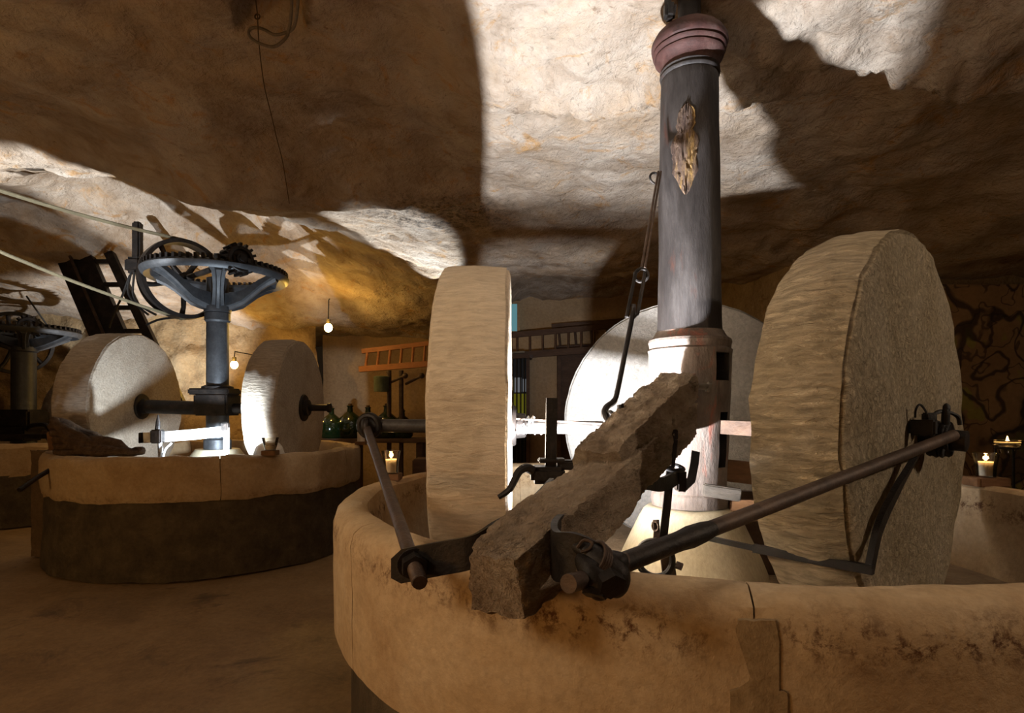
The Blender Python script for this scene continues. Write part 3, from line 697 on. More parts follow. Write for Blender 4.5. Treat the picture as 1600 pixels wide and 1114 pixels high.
# reddish end cap of the upper timber
mb = MB(); t_ = (u1-u0).normalized(); rough_bar(mb, u1-t_*0.01, u1+t_*0.022, 0.138, 0.098, 4, 0.004, seed=2.0)
mb.build('sawn_end', 'red_wood', draw, sharp=50)['label'] = 'reddish sawn end of the upper timber'
for (px, py, Y) in ((966, 660, 2.02), (952, 776, 1.72)):
    mb = MB(); mb.bbox(P(px, py, Y), (0.03, 0.05, 0.05), Matrix.Rotation(R(-30), 3, 'Z'), 0.008)
    mb.build('wedge', 'red_wood', draw)
mb = MB(); mb.cyl(P(1076, 603, 2.36), P(1108, 605, 2.40), 0.013); mb.tube([P(1105, 604, 2.40), P(1109, 605, 2.40)], 0.022, 12); mb.build('peg', 'grey_wood', draw)

# ------------------------------------------------------------------ left yoke plate, tie rod
def smooth_path(pts, n=6):
    pts = [Vector(p) for p in pts]; out = []
    for i in range(len(pts)-1):
        p0, p1, p2, p3 = pts[max(i-1, 0)], pts[i], pts[i+1], pts[min(i+2, len(pts)-1)]
        for k in range(n):
            t = k/n
            out.append(0.5*((2*p1)+(p2-p0)*t+(2*p0-5*p1+4*p2-p3)*t*t+(3*p1-p0-3*p2+p3)*t**3))
    out.append(pts[-1]); return out
yl = thing('left_yoke_plate', 'flat black iron plate bolted out from the left side of the drawbar', 'plate', P(680, 910, 1.3))
mb = MB()
pp = smooth_path([P(628, 884, 1.30), P(690, 872, 1.29), P(738, 862, 1.28), P(772, 840, 1.31), P(805, 818, 1.40), P(838, 790, 1.50), P(862, 762, 1.62)], 5)
n_ = len(pp); hts = [interp([(0, 0.077), (0.4, 0.074), (0.6, 0.066), (1, 0.055)], i/(n_-1)) for i in range(n_)]
rings = []
for i, p in enumerate(pp):
    t = (pp[min(i+1, n_-1)]-pp[max(i-1, 0)]).normalized(); up = Vector((0, 0, 1)); sd = t.cross(up).normalized(); h = hts[i]/2
    rings.append([p+up*h+sd*0.006, p-up*h+sd*0.006, p-up*h-sd*0.006, p+up*h-sd*0.006])
e = pp[0]-(pp[1]-pp[0]).normalized()*0.024; t = (pp[1]-pp[0]).normalized(); sd = t.cross(Vector((0, 0, 1))).normalized()
rings.insert(0, [e+Vector((0, 0, 0.022))+sd*0.006, e-Vector((0, 0, 0.022))+sd*0.006, e-Vector((0, 0, 0.022))-sd*0.006, e+Vector((0, 0, 0.022))-sd*0.006])
mb.rings(rings); mb.build('plate', 'iron', yl)
tl = thing('left_tie_rod', 'thin rusty tie rod from the left axle end down through the iron plate', 'rod', P(642, 880, 1.3))
r0, r1 = Vector((-0.645, 2.56, AX-0.01)), P(645, 878, 1.30)
d_ = (r1-r0).normalized()
mb = MB(); mb.tube([r0.lerp(r1, i/12) for i in range(13)], [0.017]*13, 14, wob=0.001); mb.build('rod', 'rust', tl)
mb = MB(); mb.tube([r1-d_*0.03, r1+d_*0.10], 0.0155, 14)
for i in range(12): mb.torus(r1+d_*(0.028+0.006*i), 0.0155, 0.0022, d_, 14, 5)
mb.build('threaded_end', 'rust', tl)
mb = MB(); mb.nut(r1+d_*0.008, r1+d_*0.034, 0.030); mb.tube([r1+d_*0.004, r1+d_*0.009], 0.036, 18); mb.build('nut', 'iron', tl)
mb = MB(); mb.torus(r0, 0.032, 0.014, (1, 0.1, 0.1)); mb.build('eye', 'iron', tl)

# ------------------------------------------------------------------ right yoke plate, knuckle, tie rod
yr = thing('right_yoke_plate', 'bent black iron plate on the right side of the drawbar', 'plate', P(905, 900, 1.25))
mb = MB()
pp = smooth_path([P(944, 778, 1.60), P(922, 798, 1.48), P(893, 822, 1.34), P(868, 848, 1.20), P(870, 868, 1.13), P(896, 872, 1.08), P(935, 886, 1.07), P(958, 898, 1.07)], 4)
n_ = len(pp); rings = []
for i, p in enumerate(pp):
    t = (pp[min(i+1, n_-1)]-pp[max(i-1, 0)]).normalized(); up = Vector((0, 0, 1)); sd = t.cross(up).normalized(); h = interp([(0, 0.035), (0.4, 0.048), (0.8, 0.048), (1, 0.034)], i/(n_-1))
    rings.append([p+up*h+sd*0.007, p-up*h+sd*0.007, p-up*h-sd*0.007, p+up*h-sd*0.007])
mb.rings(rings); mb.build('plate', 'iron', yr)
rr_ = thing('right_tie_rod', 'long rusty tie rod from the largest millstone hub down to the drawbar', 'rod', P(940, 895, 1.2))
k0 = P(962, 884, 1.06); k1 = Vector((CX, CY, AX-0.01))+n_r*0.975+Vector((n_r.y, -n_r.x, 0))*0.055
d_ = (k1-k0).normalized()
mb = MB(); mb.tube([k0.lerp(k1, i/16) for i in range(17)], [0.0175+0.0015*(i < 2) for i in range(17)], 16, wob=0.001); mb.build('rod', 'rust', rr_)
mb = MB(); mb.tube([k0.lerp(k1, u) for u in (0.0, 0.02, 0.06, 0.12, 0.14, 0.17, 0.19)], [0.018, 0.0195, 0.0195, 0.020, 0.023, 0.021, 0.0165], 16); mb.build('sleeve', 'iron', rr_)
kn = thing('clamp_knuckle', 'lumpy iron clamp knuckle where the right tie rod meets its plate', 'clamp', P(935, 915, 1.055))
mb = MB()
def lump(pts, rads, n=6):
    pth = smooth_path(pts, n); k = len(pth)-1
    mb.tube(pth, [interp([(i/(len(rads)-1), r) for i, r in enumerate(rads)], q/k) for q in range(k+1)], 20)
lump([P(898, 852, 1.085), P(918, 862, 1.065), P(940, 878, 1.05), P(958, 898, 1.045), P(960, 918, 1.045), P(955, 930, 1.045)], [0.010, 0.018, 0.026, 0.030, 0.024, 0.010])
lump([P(905, 870, 1.065), P(925, 892, 1.04), P(936, 915, 1.035), P(935, 936, 1.035)], [0.012, 0.026, 0.030, 0.010])
lump([P(945, 868, 1.07), P(960, 880, 1.06), P(966, 896, 1.055)], [0.012, 0.028, 0.016])
mb.jitter(0.0025, 22); mb.build('knuckle', 'iron', kn, sharp=50)
mb = MB(); mb.cyl(P(930, 900, 1.065), P(888, 912, 0.985), 0.0165, seg=14); mb.nut(P(926, 902, 1.050), P(915, 905, 1.035), 0.026); mb.build('bolt', 'rust', kn)
mb = MB(); mb.nut(P(950, 905, 1.025), P(958, 918, 1.005), 0.026); mb.nut(P(930, 922, 1.025), P(928, 932, 1.020), 0.022); mb.build('nut', 'iron', kn)
mb = MB(); mb.tube(smooth_path([P(902, 856, 1.055), P(912, 844, 1.055), P(925, 848, 1.050), P(920, 858, 1.045), P(908, 862, 1.045)]), 0.003, 6)
for i in range(4): mb.torus(P(928+3*i, 872+3*i, 1.053), 0.032, 0.0035, (1, 0.4, -0.6), 20, 6)
mb.build('wire_binding', 'rust', kn)

# ------------------------------------------------------------------ left bracket: square post in an iron eye with curled handle
br = thing('eye_bracket', 'iron eye bracket holding a short square post, left of the drawbar', 'bracket', P(850, 760, 1.78))
mb = MB(); mb.bar([P(862, 622, 1.80), P(861, 670, 1.80), P(860, 745, 1.80)], 0.034, 0.034, up=(1, 0, 0)); mb.jitter(0.0015, 20); mb.build('square_post', 'iron', br)
mb = MB(); c = P(855, 741, 1.80)
mb.bbox(c, (0.105, 0.10, 0.052), bev=0.012); mb.bbox(P(862, 719, 1.80), (0.085, 0.07, 0.012), bev=0.004); mb.bbox(P(888, 726, 1.80), (0.07, 0.05, 0.03), bev=0.006)
mb.build('eye', 'iron', br)
mb = MB(); mb.tube(smooth_path([P(832, 735, 1.76), P(822, 731, 1.75), P(811, 737, 1.74), P(803, 752, 1.73), P(796, 765, 1.72), P(787, 772, 1.72), P(779, 777, 1.72)]), [0.015-0.0002*i for i in range(37)], 10); mb.build('handle', 'iron', br)

# ------------------------------------------------------------------ right bracket: hanging flat bar with hole, clamp and ring
rb = thing('adjuster_bracket', 'iron clamp on the right of the drawbar with a hanging holed bar', 'bracket', P(1040, 840, 1.9))
def plate_with_hole(mb, c, w, h, th, hole, rot):
    n = 20; out = []; inn = []
    for i in range(n):
        a = 2*PI*i/n; x, y = math.cos(a), math.sin(a); m_ = max(abs(x), abs(y)); out.append((x/m_*w/2, y/m_*h/2)); inn.append((x*hole, y*hole))
    loops = []
    for (pts, zz) in ((out, th/2), (inn, th/2), (inn, -th/2), (out, -th/2)):
        loops.append([c+rot @ Vector((x, zz, y)) for x, y in pts])
    mb.rings(loops, closed=True)
mb = MB()
rt = Matrix.Rotation(R(0), 3, 'Z')
plate_with_hole(mb, P(1053, 679, 2.02), 0.026, 0.036, 0.010, 0.0042, rt)
mb.bar([P(1052.5, 687, 2.02), P(1050, 712, 2.02), P(1047, 735, 2.01), P(1042, 790, 1.98), P(1036, 842, 1.95)], 0.010, 0.027, up=(1, 0, 0.1)); mb.build('hanging_bar', 'iron', rb)
mb = MB()
mb.bar(smooth_path([P(962, 772, 1.80), P(985, 763, 1.84), P(1006, 754, 1.90), P(1030, 757, 1.95), P(1046, 752, 1.98), P(1062, 742, 2.02)]), 0.014, 0.048)
mb.build('arm', 'iron', rb)
mb = MB(); mb.bbox(P(982, 766, 1.84), (0.05, 0.05, 0.04), bev=0.012); mb.build('block', 'iron', rb)
for c in (P(978, 768, 1.80), P(1003, 759, 1.85)):
    mb = MB(); mb.ball(c, 0.014); mb.build('rivet', 'iron', rb)
mb = MB(); mb.torus(P(1050, 730, 2.00), 0.038, 0.008, (0.12, -0.2, 1.0), 24, 8); mb.bbox(P(1062, 750, 2.03), (0.034, 0.06, 0.075), bev=0.006)
mb.bar([P(1064, 765, 2.02), P(1080, 750, 2.06), P(1085, 725, 2.12), P(1087, 706, 2.16)], 0.008, 0.03, up=(1, 0, 0)); mb.build('clamp_loop', 'iron', rb)
ri = thing('scraper_link', 'iron ring and pointed plate hanging in front of the cone plinth', 'link', P(1030, 900, 1.8))
mb = MB(); mb.torus(P(1023, 873, 1.84), 0.056, 0.0105, (0.5, 1, -0.1), 30, 8); mb.build('ring', 'iron', ri)
mb = MB(); q0 = P(1028, 822, 1.93); mb.bar([P(1025, 812, 1.93), P(1026, 830, 1.93), P(1025, 846, 1.90)], 0.007, 0.020, up=(1, 0, 0)); mb.torus(P(1024, 822, 1.925), 0.016, 0.004, (1, 0.5, 0), 16, 6)
mb.bar([P(1034, 845, 1.93), P(1042, 870, 1.93), P(1046, 900, 1.93)], 0.010, 0.045, up=(1, 0, 0.3)); mb.nut(P(1056, 882, 1.91), P(1066, 886, 1.90), 0.013); mb.cyl(P(1048, 884, 1.91), P(1062, 886, 1.90), 0.007); mb.build('plate', 'rust', ri)

# ------------------------------------------------------------------ hanging rod with chain link and hook
hr = thing('hanging_hook_rod', 'dark iron rod with slotted link and hook hung from post to drawbar', 'hook', P(956, 655, 2.0))
mb = MB()
t0_, t1_ = P(1030, 268, 2.47), P(1005, 418, 2.30)
off = Vector((0.007, 0, 0))
mb.tube([t0_-off*0.5, t1_-off], 0.0048, 8); mb.tube([t0_+off, t1_+off], 0.0048, 8); mb.build('upper_rod', 'rust', hr)
mb = MB(); mb.tube(smooth_path([P(1024, 288, 2.47), P(1017, 282, 2.46), P(1016, 274, 2.46), P(1022, 270, 2.47), P(1031, 274, 2.47)]), 0.005, 8); mb.build('staple', 'iron', hr)
mb = MB(); mb.torus(P(1002, 430, 2.29), 0.026, 0.006, (0.3, 1, 0.2), 24, 8)
a_, b_ = P(1001, 424, 2.29), P(988, 493, 2.22); sdv = Vector((0.026, 0, 0.006))
lp = [a_+sdv*0.75, b_+sdv*0.75, b_+Vector((0, 0, -0.012)), b_-sdv*0.85, a_-sdv*0.75, a_+Vector((0, 0, 0.012))]
mb.tube(lp, 0.0072, 8, closed=True); mb.build('slotted_link', 'iron', hr)
mb = MB(); pth = smooth_path([P(990, 476, 2.235), P(988, 495, 2.22), P(978, 545, 2.14), P(966, 605, 2.06), P(960, 626, 2.03), P(948, 636, 2.02), P(944, 648, 2.0), P(951, 660, 1.99), P(962, 656, 1.985), P(970, 644, 1.98), P(969, 632, 1.98)], 5)
mb.tube(pth, [0.0095 if i < 20 else 0.0115 for i in range(len(pth))], 10); mb.build('hook_rod', 'iron', hr)
mb = MB(); mb.torus(P(955, 654, 1.99), 0.022, 0.0085, (1, 0.3, 0.2), 20, 8); mb.build('ring', 'iron', hr)

# ------------------------------------------------------------------ scraper on the right stone
sp = thing('stone_scraper', 'bent black iron scraper hanging from the hub along the largest millstone', 'scraper', P(1357, 895, 1.52))
F_r = fa+n_r*0.875; u_r = Vector((-n_r.y, n_r.x, 0)); EY = Vector((0, 0, EYE))
def on_face(px, py, off):
    """point seen at px, py on the plane a little outside the stone's face"""
    d = P(px, py, 1.0)-EY; return EY+d*(((F_r+n_r*off-EY).dot(n_r))/d.dot(n_r))
pth = smooth_path([on_face(1470, 690, 0.06), on_face(1440, 702, 0.05), on_face(1412, 745, 0.03), on_face(1389, 788, 0.025), on_face(1374, 822, 0.025), on_face(1366, 852, 0.025), on_face(1359, 888, 0.025)], 5)
mb = MB(); mb.bar(pth, 0.016, 0.032, up=u_r+Vector((0, 0, 0.25))); mb.build('arm', 'iron', sp)
mb = MB(); tw = -n_r; e0 = pth[-1]+u_r*(-0.012)
mb.bar([e0+n_r*0.012, e0+tw*0.16, e0+tw*0.31], 0.020, 0.024); mb.bar([e0+tw*0.31, e0+tw*0.48+Vector((0, 0, 0.006))], 0.014, 0.016); mb.build('blade', 'iron', sp)
tie = thing('cord_ties', 'knotted black cords and wedge tied around the largest millstone hub', 'cord', fa+n_r*0.93)
mb = MB(); hb = fa+n_r*0.93+Vector((0, 0, -0.025))
for i in range(5): mb.torus(hb+n_r*0.011*(i-2), 0.052+0.003*(i % 2), 0.008, n_r+Vector((0, 0, 0.12*(i % 3-1))), 22, 6)
mb.build('wrap', 'black', tie, sharp=60)
mb = MB(); Yt = 1.86
mb.tube(smooth_path([P(1478, 690, Yt), P(1473, 702, Yt), P(1471, 713, Yt)]), 0.007, 6); mb.tube(smooth_path([P(1475, 692, Yt), P(1480, 702, Yt), P(1483, 711, Yt)]), 0.006, 6)
mb.tube(smooth_path([P(1430, 652, 1.83), P(1431, 640, 1.82), P(1437, 632, 1.82), P(1445, 640, 1.82), P(1450, 652, 1.82)]), 0.0035, 6)
mb.tube(smooth_path([P(1454, 652, 1.84), P(1465, 644, 1.84), P(1476, 643, 1.85), P(1488, 646, 1.86), P(1497, 652, 1.87), P(1500, 664, 1.87)]), 0.0065, 6)
mb.tube(smooth_path([P(1477, 662, 1.85), P(1478, 645, 1.84), P(1479, 634, 1.84)]), [0.012]*7+[0.010]*6, 8); mb.ball(P(1479, 638, 1.84), 0.014, (0.8, 0.8, 1.2))
mb.build('knot', 'black', tie, sharp=60)
mb = MB(); mb.bbox(P(1452, 652, 1.84), (0.034, 0.03, 0.03), bev=0.004); mb.build('wedge', 'black', tie)
mb = MB(); mb.bbox(P(1442, 668, 1.83), (0.07, 0.05, 0.05), Matrix.Rotation(R(-44), 3, 'Z'), 0.006); mb.build('wedge', 'black', tie)

# timbers in the trough, right of the post
mb = MB(); mb.bbox(P(1128, 769, 2.28), (0.145, 0.05, 0.048), Matrix.Rotation(R(-14), 3, 'Z') @ Matrix.Rotation(R(7), 3, 'Y'), 0.005); mb.jitter(0.002, 20)
lv = tag(mb.build('wooden_lever', 'shaded_wood', base=P(1128, 769, 2.28)), 'short grey wooden lever stub sticking out of the post foot', 'lever')
sc2 = thing('scraper_board', 'dark wooden scraper frame between post and largest millstone', 'scraper', Vector((1.12, 2.55, BED)))
mb = MB(); mb.bbox(P(1164, 738, 2.62), (0.20, 0.035, 0.10), Matrix.Rotation(R(-10), 3, 'Z') @ Matrix.Rotation(R(6), 3, 'Y'), 0.006); mb.build('top_board', 'wood', sc2)
mb = MB(); mb.bbox(Vector((1.13, 2.68, 0.88)), (0.28, 0.05, 0.38), Matrix.Rotation(R(-10), 3, 'Z'), 0.006); mb.build('back_board', 'dark_wood', sc2)
mb = MB(); mb.bbox(P(1166, 797, 2.5), (0.14, 0.04, 0.09), Matrix.Rotation(R(-8), 3, 'Z'), 0.006); mb.build('lower_board', 'wood', sc2)

# ------------------------------------------------------------------ candles
def candle(name, label, base, h, r, block=None, blocklabel=None, glassy=True, grp=None):
    base = Vector(base)
    if block:
        mb = MB(); mb.bbox(base+Vector((0, 0, block[2]/2)), block, bev=0.004)
        tag(mb.build('wooden_block', 'wood', base=base), blocklabel, 'block')
        base = base+Vector((0, 0, block[2]))
    c = thing(name, label, 'candle', base); T = Matrix.Translation(base)
    if glassy:
        mb = MB(); mb.lathe([(r*0.70, 0.0), (r*0.78, h*0.5), (r*0.97, h), (r*1.0, h+0.001), (r*0.93, h), (r*0.74, h*0.5), (r*0.66, 0.006), (0.001, 0.006)], 28, T); mb.build('glass_cup', 'glass', c)
        wr, wh = r*0.72, h*0.62
        mb = MB(); mb.lathe([(wr*0.88, 0.008), (wr, wh), (wr*0.93, wh+0.002), (wr*0.5, wh-0.003), (0.001, wh-0.004)], 24, T); mb.build('wax', 'wax', c)
    else:
        wr, wh = r, h
        mb = MB(); mb.lathe([(wr, 0.0), (wr, wh), (wr*0.9, wh+0.002), (wr*0.5, wh-0.003), (0.001, wh-0.004)], 24, T); mb.build('wax', 'wax', c)
    mb = MB(); mb.cyl(base+Vector((0, 0, wh-0.005)), base+Vector((0, 0, wh+0.012)), 0.0012, seg=6); mb.build('wick', 'black', c)
    fl = MB(); fl.lathe([(0.0005, 0.0), (0.004, 0.006), (0.006, 0.013), (0.0045, 0.022), (0.002, 0.030), (0.0004, 0.036)], 12, Matrix.Translation(base+Vector((0, 0, wh+0.006))))
    fl.build('flame', 'flame', c)
    lamp('candle_glow', 'POINT', base+Vector((0, 0, wh+0.03)), 0.8, (1.0, 0.55, 0.18), 0.012)
    return c
candle('candle', 'lit candle in a tapered glass on the front trough rim, left of the millstones', (-0.625, 2.98, 1.085), 0.115, 0.052, (0.10, 0.10, 0.035), 'brown wooden block under the candle on the rear left trough rim')
candle('candle', 'lit candle in a flared glass on the trough rim, right of the largest millstone', (2.27, 2.76, 1.085), 0.115, 0.056, (0.145, 0.12, 0.042), 'brown wooden block under the candle beside the largest millstone')
candle('candle', 'small lit candle at the right end of the second trough rim', (-1.735, 6.62, 1.045), 0.11, 0.042, (0.12, 0.1, 0.04), 'small wooden block under the candle on the second trough', glassy=False)
# candle dish on an iron stand behind the near trough
cst = thing('candle_stand', 'thin iron stand holding a candle dish in front of the mural', 'stand', Vector((3.87, 4.5, 0)))
mb = MB()
for a in (0.3, 2.4, 4.5): mb.tube([Vector((3.87+0.07*math.cos(a), 4.5+0.07*math.sin(a), 1.16)), Vector((3.87+0.075*math.cos(a), 4.5+0.075*math.sin(a), 0.6)), Vector((3.87+0.16*math.cos(a), 4.5+0.16*math.sin(a), 0.0))], 0.008, 8)
mb.torus((3.87, 4.5, 1.15), 0.075, 0.008, (0, 0, 1)); mb.build('tripod', 'iron', cst)
cd = thing('candle', 'lit candle in a shallow dish on the iron stand by the mural', 'candle', Vector((3.87, 4.5, 1.155))); T = Matrix.Translation((3.87, 4.5, 1.155))
mb = MB(); mb.lathe([(0.05, -0.05), (0.055, 0.0), (0.09, 0.02), (0.10, 0.055), (0.094, 0.055), (0.06, 0.02), (0.001, 0.015)], 28, T); mb.build('dish', 'glass', cd)
mb = MB(); mb.lathe([(0.06, 0.022), (0.085, 0.04), (0.001, 0.04)], 24, T); mb.build('wax', 'wax', cd)
mb = MB(); mb.lathe([(0.0005, 0.04), (0.005, 0.048), (0.008, 0.06), (0.005, 0.078), (0.0005, 0.09)], 12, T); mb.build('flame', 'flame', cd)
lamp('candle_glow', 'POINT', (3.87, 4.5, 1.26), 1.6, (1.0, 0.55, 0.18), 0.015)

# ------------------------------------------------------------------ second mill
FAX = EYE+0.035
b2 = thing('mill_trough', 'second round trough farther left with pale lip over dark base', 'trough', (FX, FY, 0))
prof = fine_prof([(1.49, 0.66), (1.505, 0.70), (1.51, 0.98), (1.50, 1.02), (1.47, 1.045), (1.42, 1.045), (1.37, 1.035), (1.35, 1.0), (1.34, 0.72), (1.36, 0.66)], 0.06)
for k, (d0, d1) in enumerate(((-126, -62), (-62, -10), (-10, 60), (60, 130), (130, 190), (190, 234))):
    mb = MB(); ring_block(mb, FX, FY, prof, R(d0)+0.002, R(d1)-0.002, 24, 0.014); mb.build('rim_stone', 'far_rim', b2)
mb = MB(); mb.lathe([(1.375, 0.68), (1.475, 0.68), (1.475, 0.99), (1.44, 1.02), (1.40, 1.02), (1.375, 0.99)], 96, Matrix.Translation((FX, FY, 0)), closed=True); mb.build('joint_light_block', 'mortar', b2)  # hidden ring added here too, blocking light at the rim joints
mb = MB(); mb.lathe([(1.34, 0.60), (1.35, 0.67), (1.47, 0.67), (1.485, 0.35), (1.50, 0.0), (1.38, 0.0)], 110, Matrix.Translation((FX, FY, 0)))
bmesh.ops.subdivide_edges(mb.bm, edges=list(mb.bm.edges), cuts=2, use_grid_fill=True); mb.jitter(0.013, 6.0); mb.build('base_course', 'dark_base', b2, sharp=70)
FB = 0.72
mb = MB(); mb.lathe([(0.02, FB), (0.7, FB), (1.36, FB)], 64, Matrix.Translation((FX, FY, 0))); mb.build('trough_bed', 'bed', b2)
mb = MB(); mb.lathe([(0.34, FB-0.01), (0.32, 0.8), (0.27, 0.95), (0.22, 1.02), (0.01, 1.02)], 40, Matrix.Translation((FX, FY, 0))); mb.build('cone_plinth', 'cone', b2)
millstone('millstone', 'upright millstone with a white lit face in the second trough, left of its post', (FX-0.83-0.19, FY, FAX), 0.0, 0.785, 0.38, 'stone_d', seed=12.0, amp=0.008, hub=1, hub_r=0.12)
millstone('millstone', 'upright millstone with a glaring white tread in the second trough, right of its post', (FX+0.90-0.18, FY+0.1, FAX-0.015), 0.0, 0.735, 0.37, 'stone_d', seed=15.0, amp=0.008, hub=1, hub_r=0.13, stub=0.30, crown=0.02)

def crown_wheel(root, c, Rw, mat, n_sp=6, rot=0.0, teeth=64, drop=0.36):
    """horizontal bevel crown wheel seen from below: rim, dished spokes, hub, ring of teeth"""
    T = Matrix.Translation(c)
    mb = MB(); mb.lathe([(0.10, -drop), (0.135, -drop+0.01), (0.14, -drop+0.06), (0.125, -drop+0.13), (0.11, -drop+0.2), (0.11, 0.02), (0.02, 0.02)], 32, T, cap=True); root = mb.build('crown_wheel', mat, root)
    mb = MB(); mb.lathe([(Rw, 0.02), (Rw+0.012, 0.055), (Rw-0.02, 0.085), (Rw-0.11, 0.085), (Rw-0.115, 0.05), (Rw-0.08, 0.03), (Rw-0.03, -0.005)], 72, T, closed=True); mb.build('rim', mat, root)
    mb = MB()
    for k in range(teeth):
        a = 2*PI*k/teeth; d = Vector((math.cos(a), math.sin(a), 0))
        mb.box(Vector(c)+d*(Rw-0.045)+Vector((0, 0, 0.10)), (0.09, 0.028, 0.045), Matrix.Rotation(a, 3, 'Z'))
    stuff(mb.build('teeth', 'iron', root))
    for k in range(n_sp):
        a = rot+2*PI*k/n_sp; d = Vector((math.cos(a), math.sin(a), 0)); s = Vector((-d.y, d.x, 0)); mb = MB(); rings = []
        for i in range(7):
            t = i/6; r = 0.11+(Rw-0.06-0.11)*t; w = interp([(0, 0.062), (0.5, 0.05), (0.8, 0.06), (1, 0.10)], t); z0 = interp([(0, -drop+0.05), (0.3, -drop+0.10), (0.75, -0.06), (1, 0.0)], t); z1 = z0+interp([(0, 0.16), (1, 0.06)], t)
            p = Vector(c)+d*r
            rings.append([p+s*w+Vector((0, 0, z0+0.02)), p+s*w*0.45+Vector((0, 0, z0+0.012)), p+s*w*0.25+Vector((0, 0, z0-0.02)), p-s*w*0.25+Vector((0, 0, z0-0.02)), p-s*w*0.45+Vector((0, 0, z0+0.012)), p-s*w+Vector((0, 0, z0+0.02)), p-s*w*0.9+Vector((0, 0, z1)), p+s*w*0.9+Vector((0, 0, z1))])
        mb.rings(rings); mb.build('spoke', mat, root)
def pinion(root, c, nrm, rad, mat, w=0.10, teeth=16):
    nrm = Vector(nrm).normalized(); q = nrm.to_track_quat('Z', 'Y').to_matrix().to_4x4(); T = Matrix.Translation(c) @ q
    mb = MB(); mb.lathe([(0.02, -w/2), (rad*0.8, -w/2), (rad*0.86, -w/2+0.01), (rad*0.86, w/2-0.01), (rad*0.8, w/2), (rad*0.62, w/2), (rad*0.56, w/2-0.02), (rad*0.36, w/2-0.02), (rad*0.33, w/2+0.02), (0.02, w/2+0.02)], 32, T)
    for k in range(teeth):
        a = 2*PI*k/teeth; rot = (q.to_3x3() @ Matrix.Rotation(a, 3, 'Z'))
        mb.box(T @ Vector((rad*0.94*math.cos(a), rad*0.94*math.sin(a), 0)), (rad*0.24, rad*0.16, w*0.9), rot)
    mb.build('pinion', mat, root)
def pulley(root, c, nrm, rad, mat, n_sp=5, w=0.12, a0=0.3):
    nrm = Vector(nrm).normalized(); q = nrm.to_track_quat('Z', 'Y').to_matrix().to_4x4(); T = Matrix.Translation(c) @ q
    mb = MB(); mb.lathe([(0.075, -0.09), (0.075, 0.09), (0.03, 0.09), (0.03, -0.09)], 24, T, closed=True); root = mb.build('pulley', mat, root)
    mb = MB(); mb.lathe([(rad, -w/2), (rad+0.006, 0), (rad, w/2), (rad-0.045, w/2), (rad-0.035, 0), (rad-0.045, -w/2)], 64, T, closed=True); mb.build('rim', mat, root)
    for k in range(n_sp):
        mb = MB(); a = a0+2*PI*k/n_sp
        pts = [T @ Vector((r*math.cos(a+b), r*math.sin(a+b), 0)) for r, b in ((0.06, 0.0), (rad*0.4, 0.08), (rad*0.7, 0.06), (rad-0.015, 0.0))]
        mb.tube(pts, [0.036, 0.030, 0.026, 0.032], 10); mb.build('spoke', mat, root)
dp = thing('drive_post', 'grey iron post with big dished crown wheel over the second trough', 'post', (FX, FY, 1.02))
T = Matrix.Translation((FX, FY, 0))
mb = MB(); mb.lathe([(0.14, 1.02), (0.14, 1.12), (0.115, 1.14), (0.112, 2.40), (0.13, 2.42), (0.13, 2.50), (0.108, 2.52), (0.106, 2.66), (0.02, 2.66)], 32, T, cap=True); mb.build('column_tube', 'grey_iron', dp)
mb = MB(); mb.bbox((FX, FY, FAX+0.02), (0.36, 0.34, 0.24), bev=0.02); mb.bbox((FX-0.02, FY-0.02, FAX+0.16), (0.44, 0.30, 0.07), bev=0.015); mb.lathe([(0.16, 1.62), (0.16, 1.70), (0.115, 1.72)], 28, T); mb.build('axle_block', 'iron', dp)
crown_wheel(dp, (FX, FY, 2.86), 0.72, 'grey_iron', 6, R(-62))
# axle bars of the second mill
pipe_axle('left_axle', 'thick dark axle from the second post to the white-faced millstone', (FX-0.16, FY, FAX-0.02), (FX-0.80, FY, FAX), 0.075, 'iron')
pipe_axle('right_axle', 'dark axle from the second post to the glaring right millstone', (FX+0.15, FY, FAX-0.02), (FX+0.56, FY+0.1, FAX-0.02), 0.06, 'iron')
# line shaft with pulley and pinion behind the crown wheel
pn = Vector((0.82, -0.57, 0.03)).normalized()
pc = P(286, 437, 6.75); gc = P(372, 406, 5.85)
ls = thing('line_shaft', 'iron line shaft carrying the large spoked pulley and toothed pinion by the ceiling', 'shaft', pc)
pn = (gc-pc).normalized()
pulley(ls, pc, pn, 0.46, 'iron', 5, 0.17, 0.9)
pinion(ls, gc, pn, 0.155, 'iron', 0.16, 16)
mb = MB(); mb.cyl(pc-pn*0.35, gc+pn*0.12, 0.032); mb.build('shaft_bar', 'iron', ls)
qb = P(345, 408, 6.05)
mb = MB(); mb.bbox(qb, (0.16, 0.16, 0.14), bev=0.03); mb.build('bearing', 'iron', ls)
mb = MB(); mb.bbox(P(212, 415, 7.1), (0.22, 0.16, 0.2), bev=0.04); mb.build('bearing', 'iron', ls)
mb = MB(); mb.bbox(P(215, 382, 7.1), (0.1, 0.1, 0.55), bev=0.02); mb.build('hanger', 'iron', ls)
# belts from the pulley to the drive, off to the left
plane = Vector((pn.y, -pn.x, 0)).normalized()
if plane.y > 0: plane = -plane
bw = 0.10
def belt(name, label, z0, zend, s):
    a = pc+Vector((0, 0, z0)); b = pc+plane*s+Vector((0, 0, zend))
    mb = MB(); mb.bar([a.lerp(b, i/10)+Vector((0, 0, -0.05*math.sin(PI*i/10))) for i in range(11)], bw, 0.010)
    tag(mb.build(name, 'belt', base=a), label, 'belt')
belt('drive_belt', 'upper run of the flat leather drive belt reaching the pulley top', 0.467, 0.66, 2.2)
belt('drive_belt', 'lower run of the flat leather drive belt from the pulley bottom', -0.467, 0.20, 2.2)
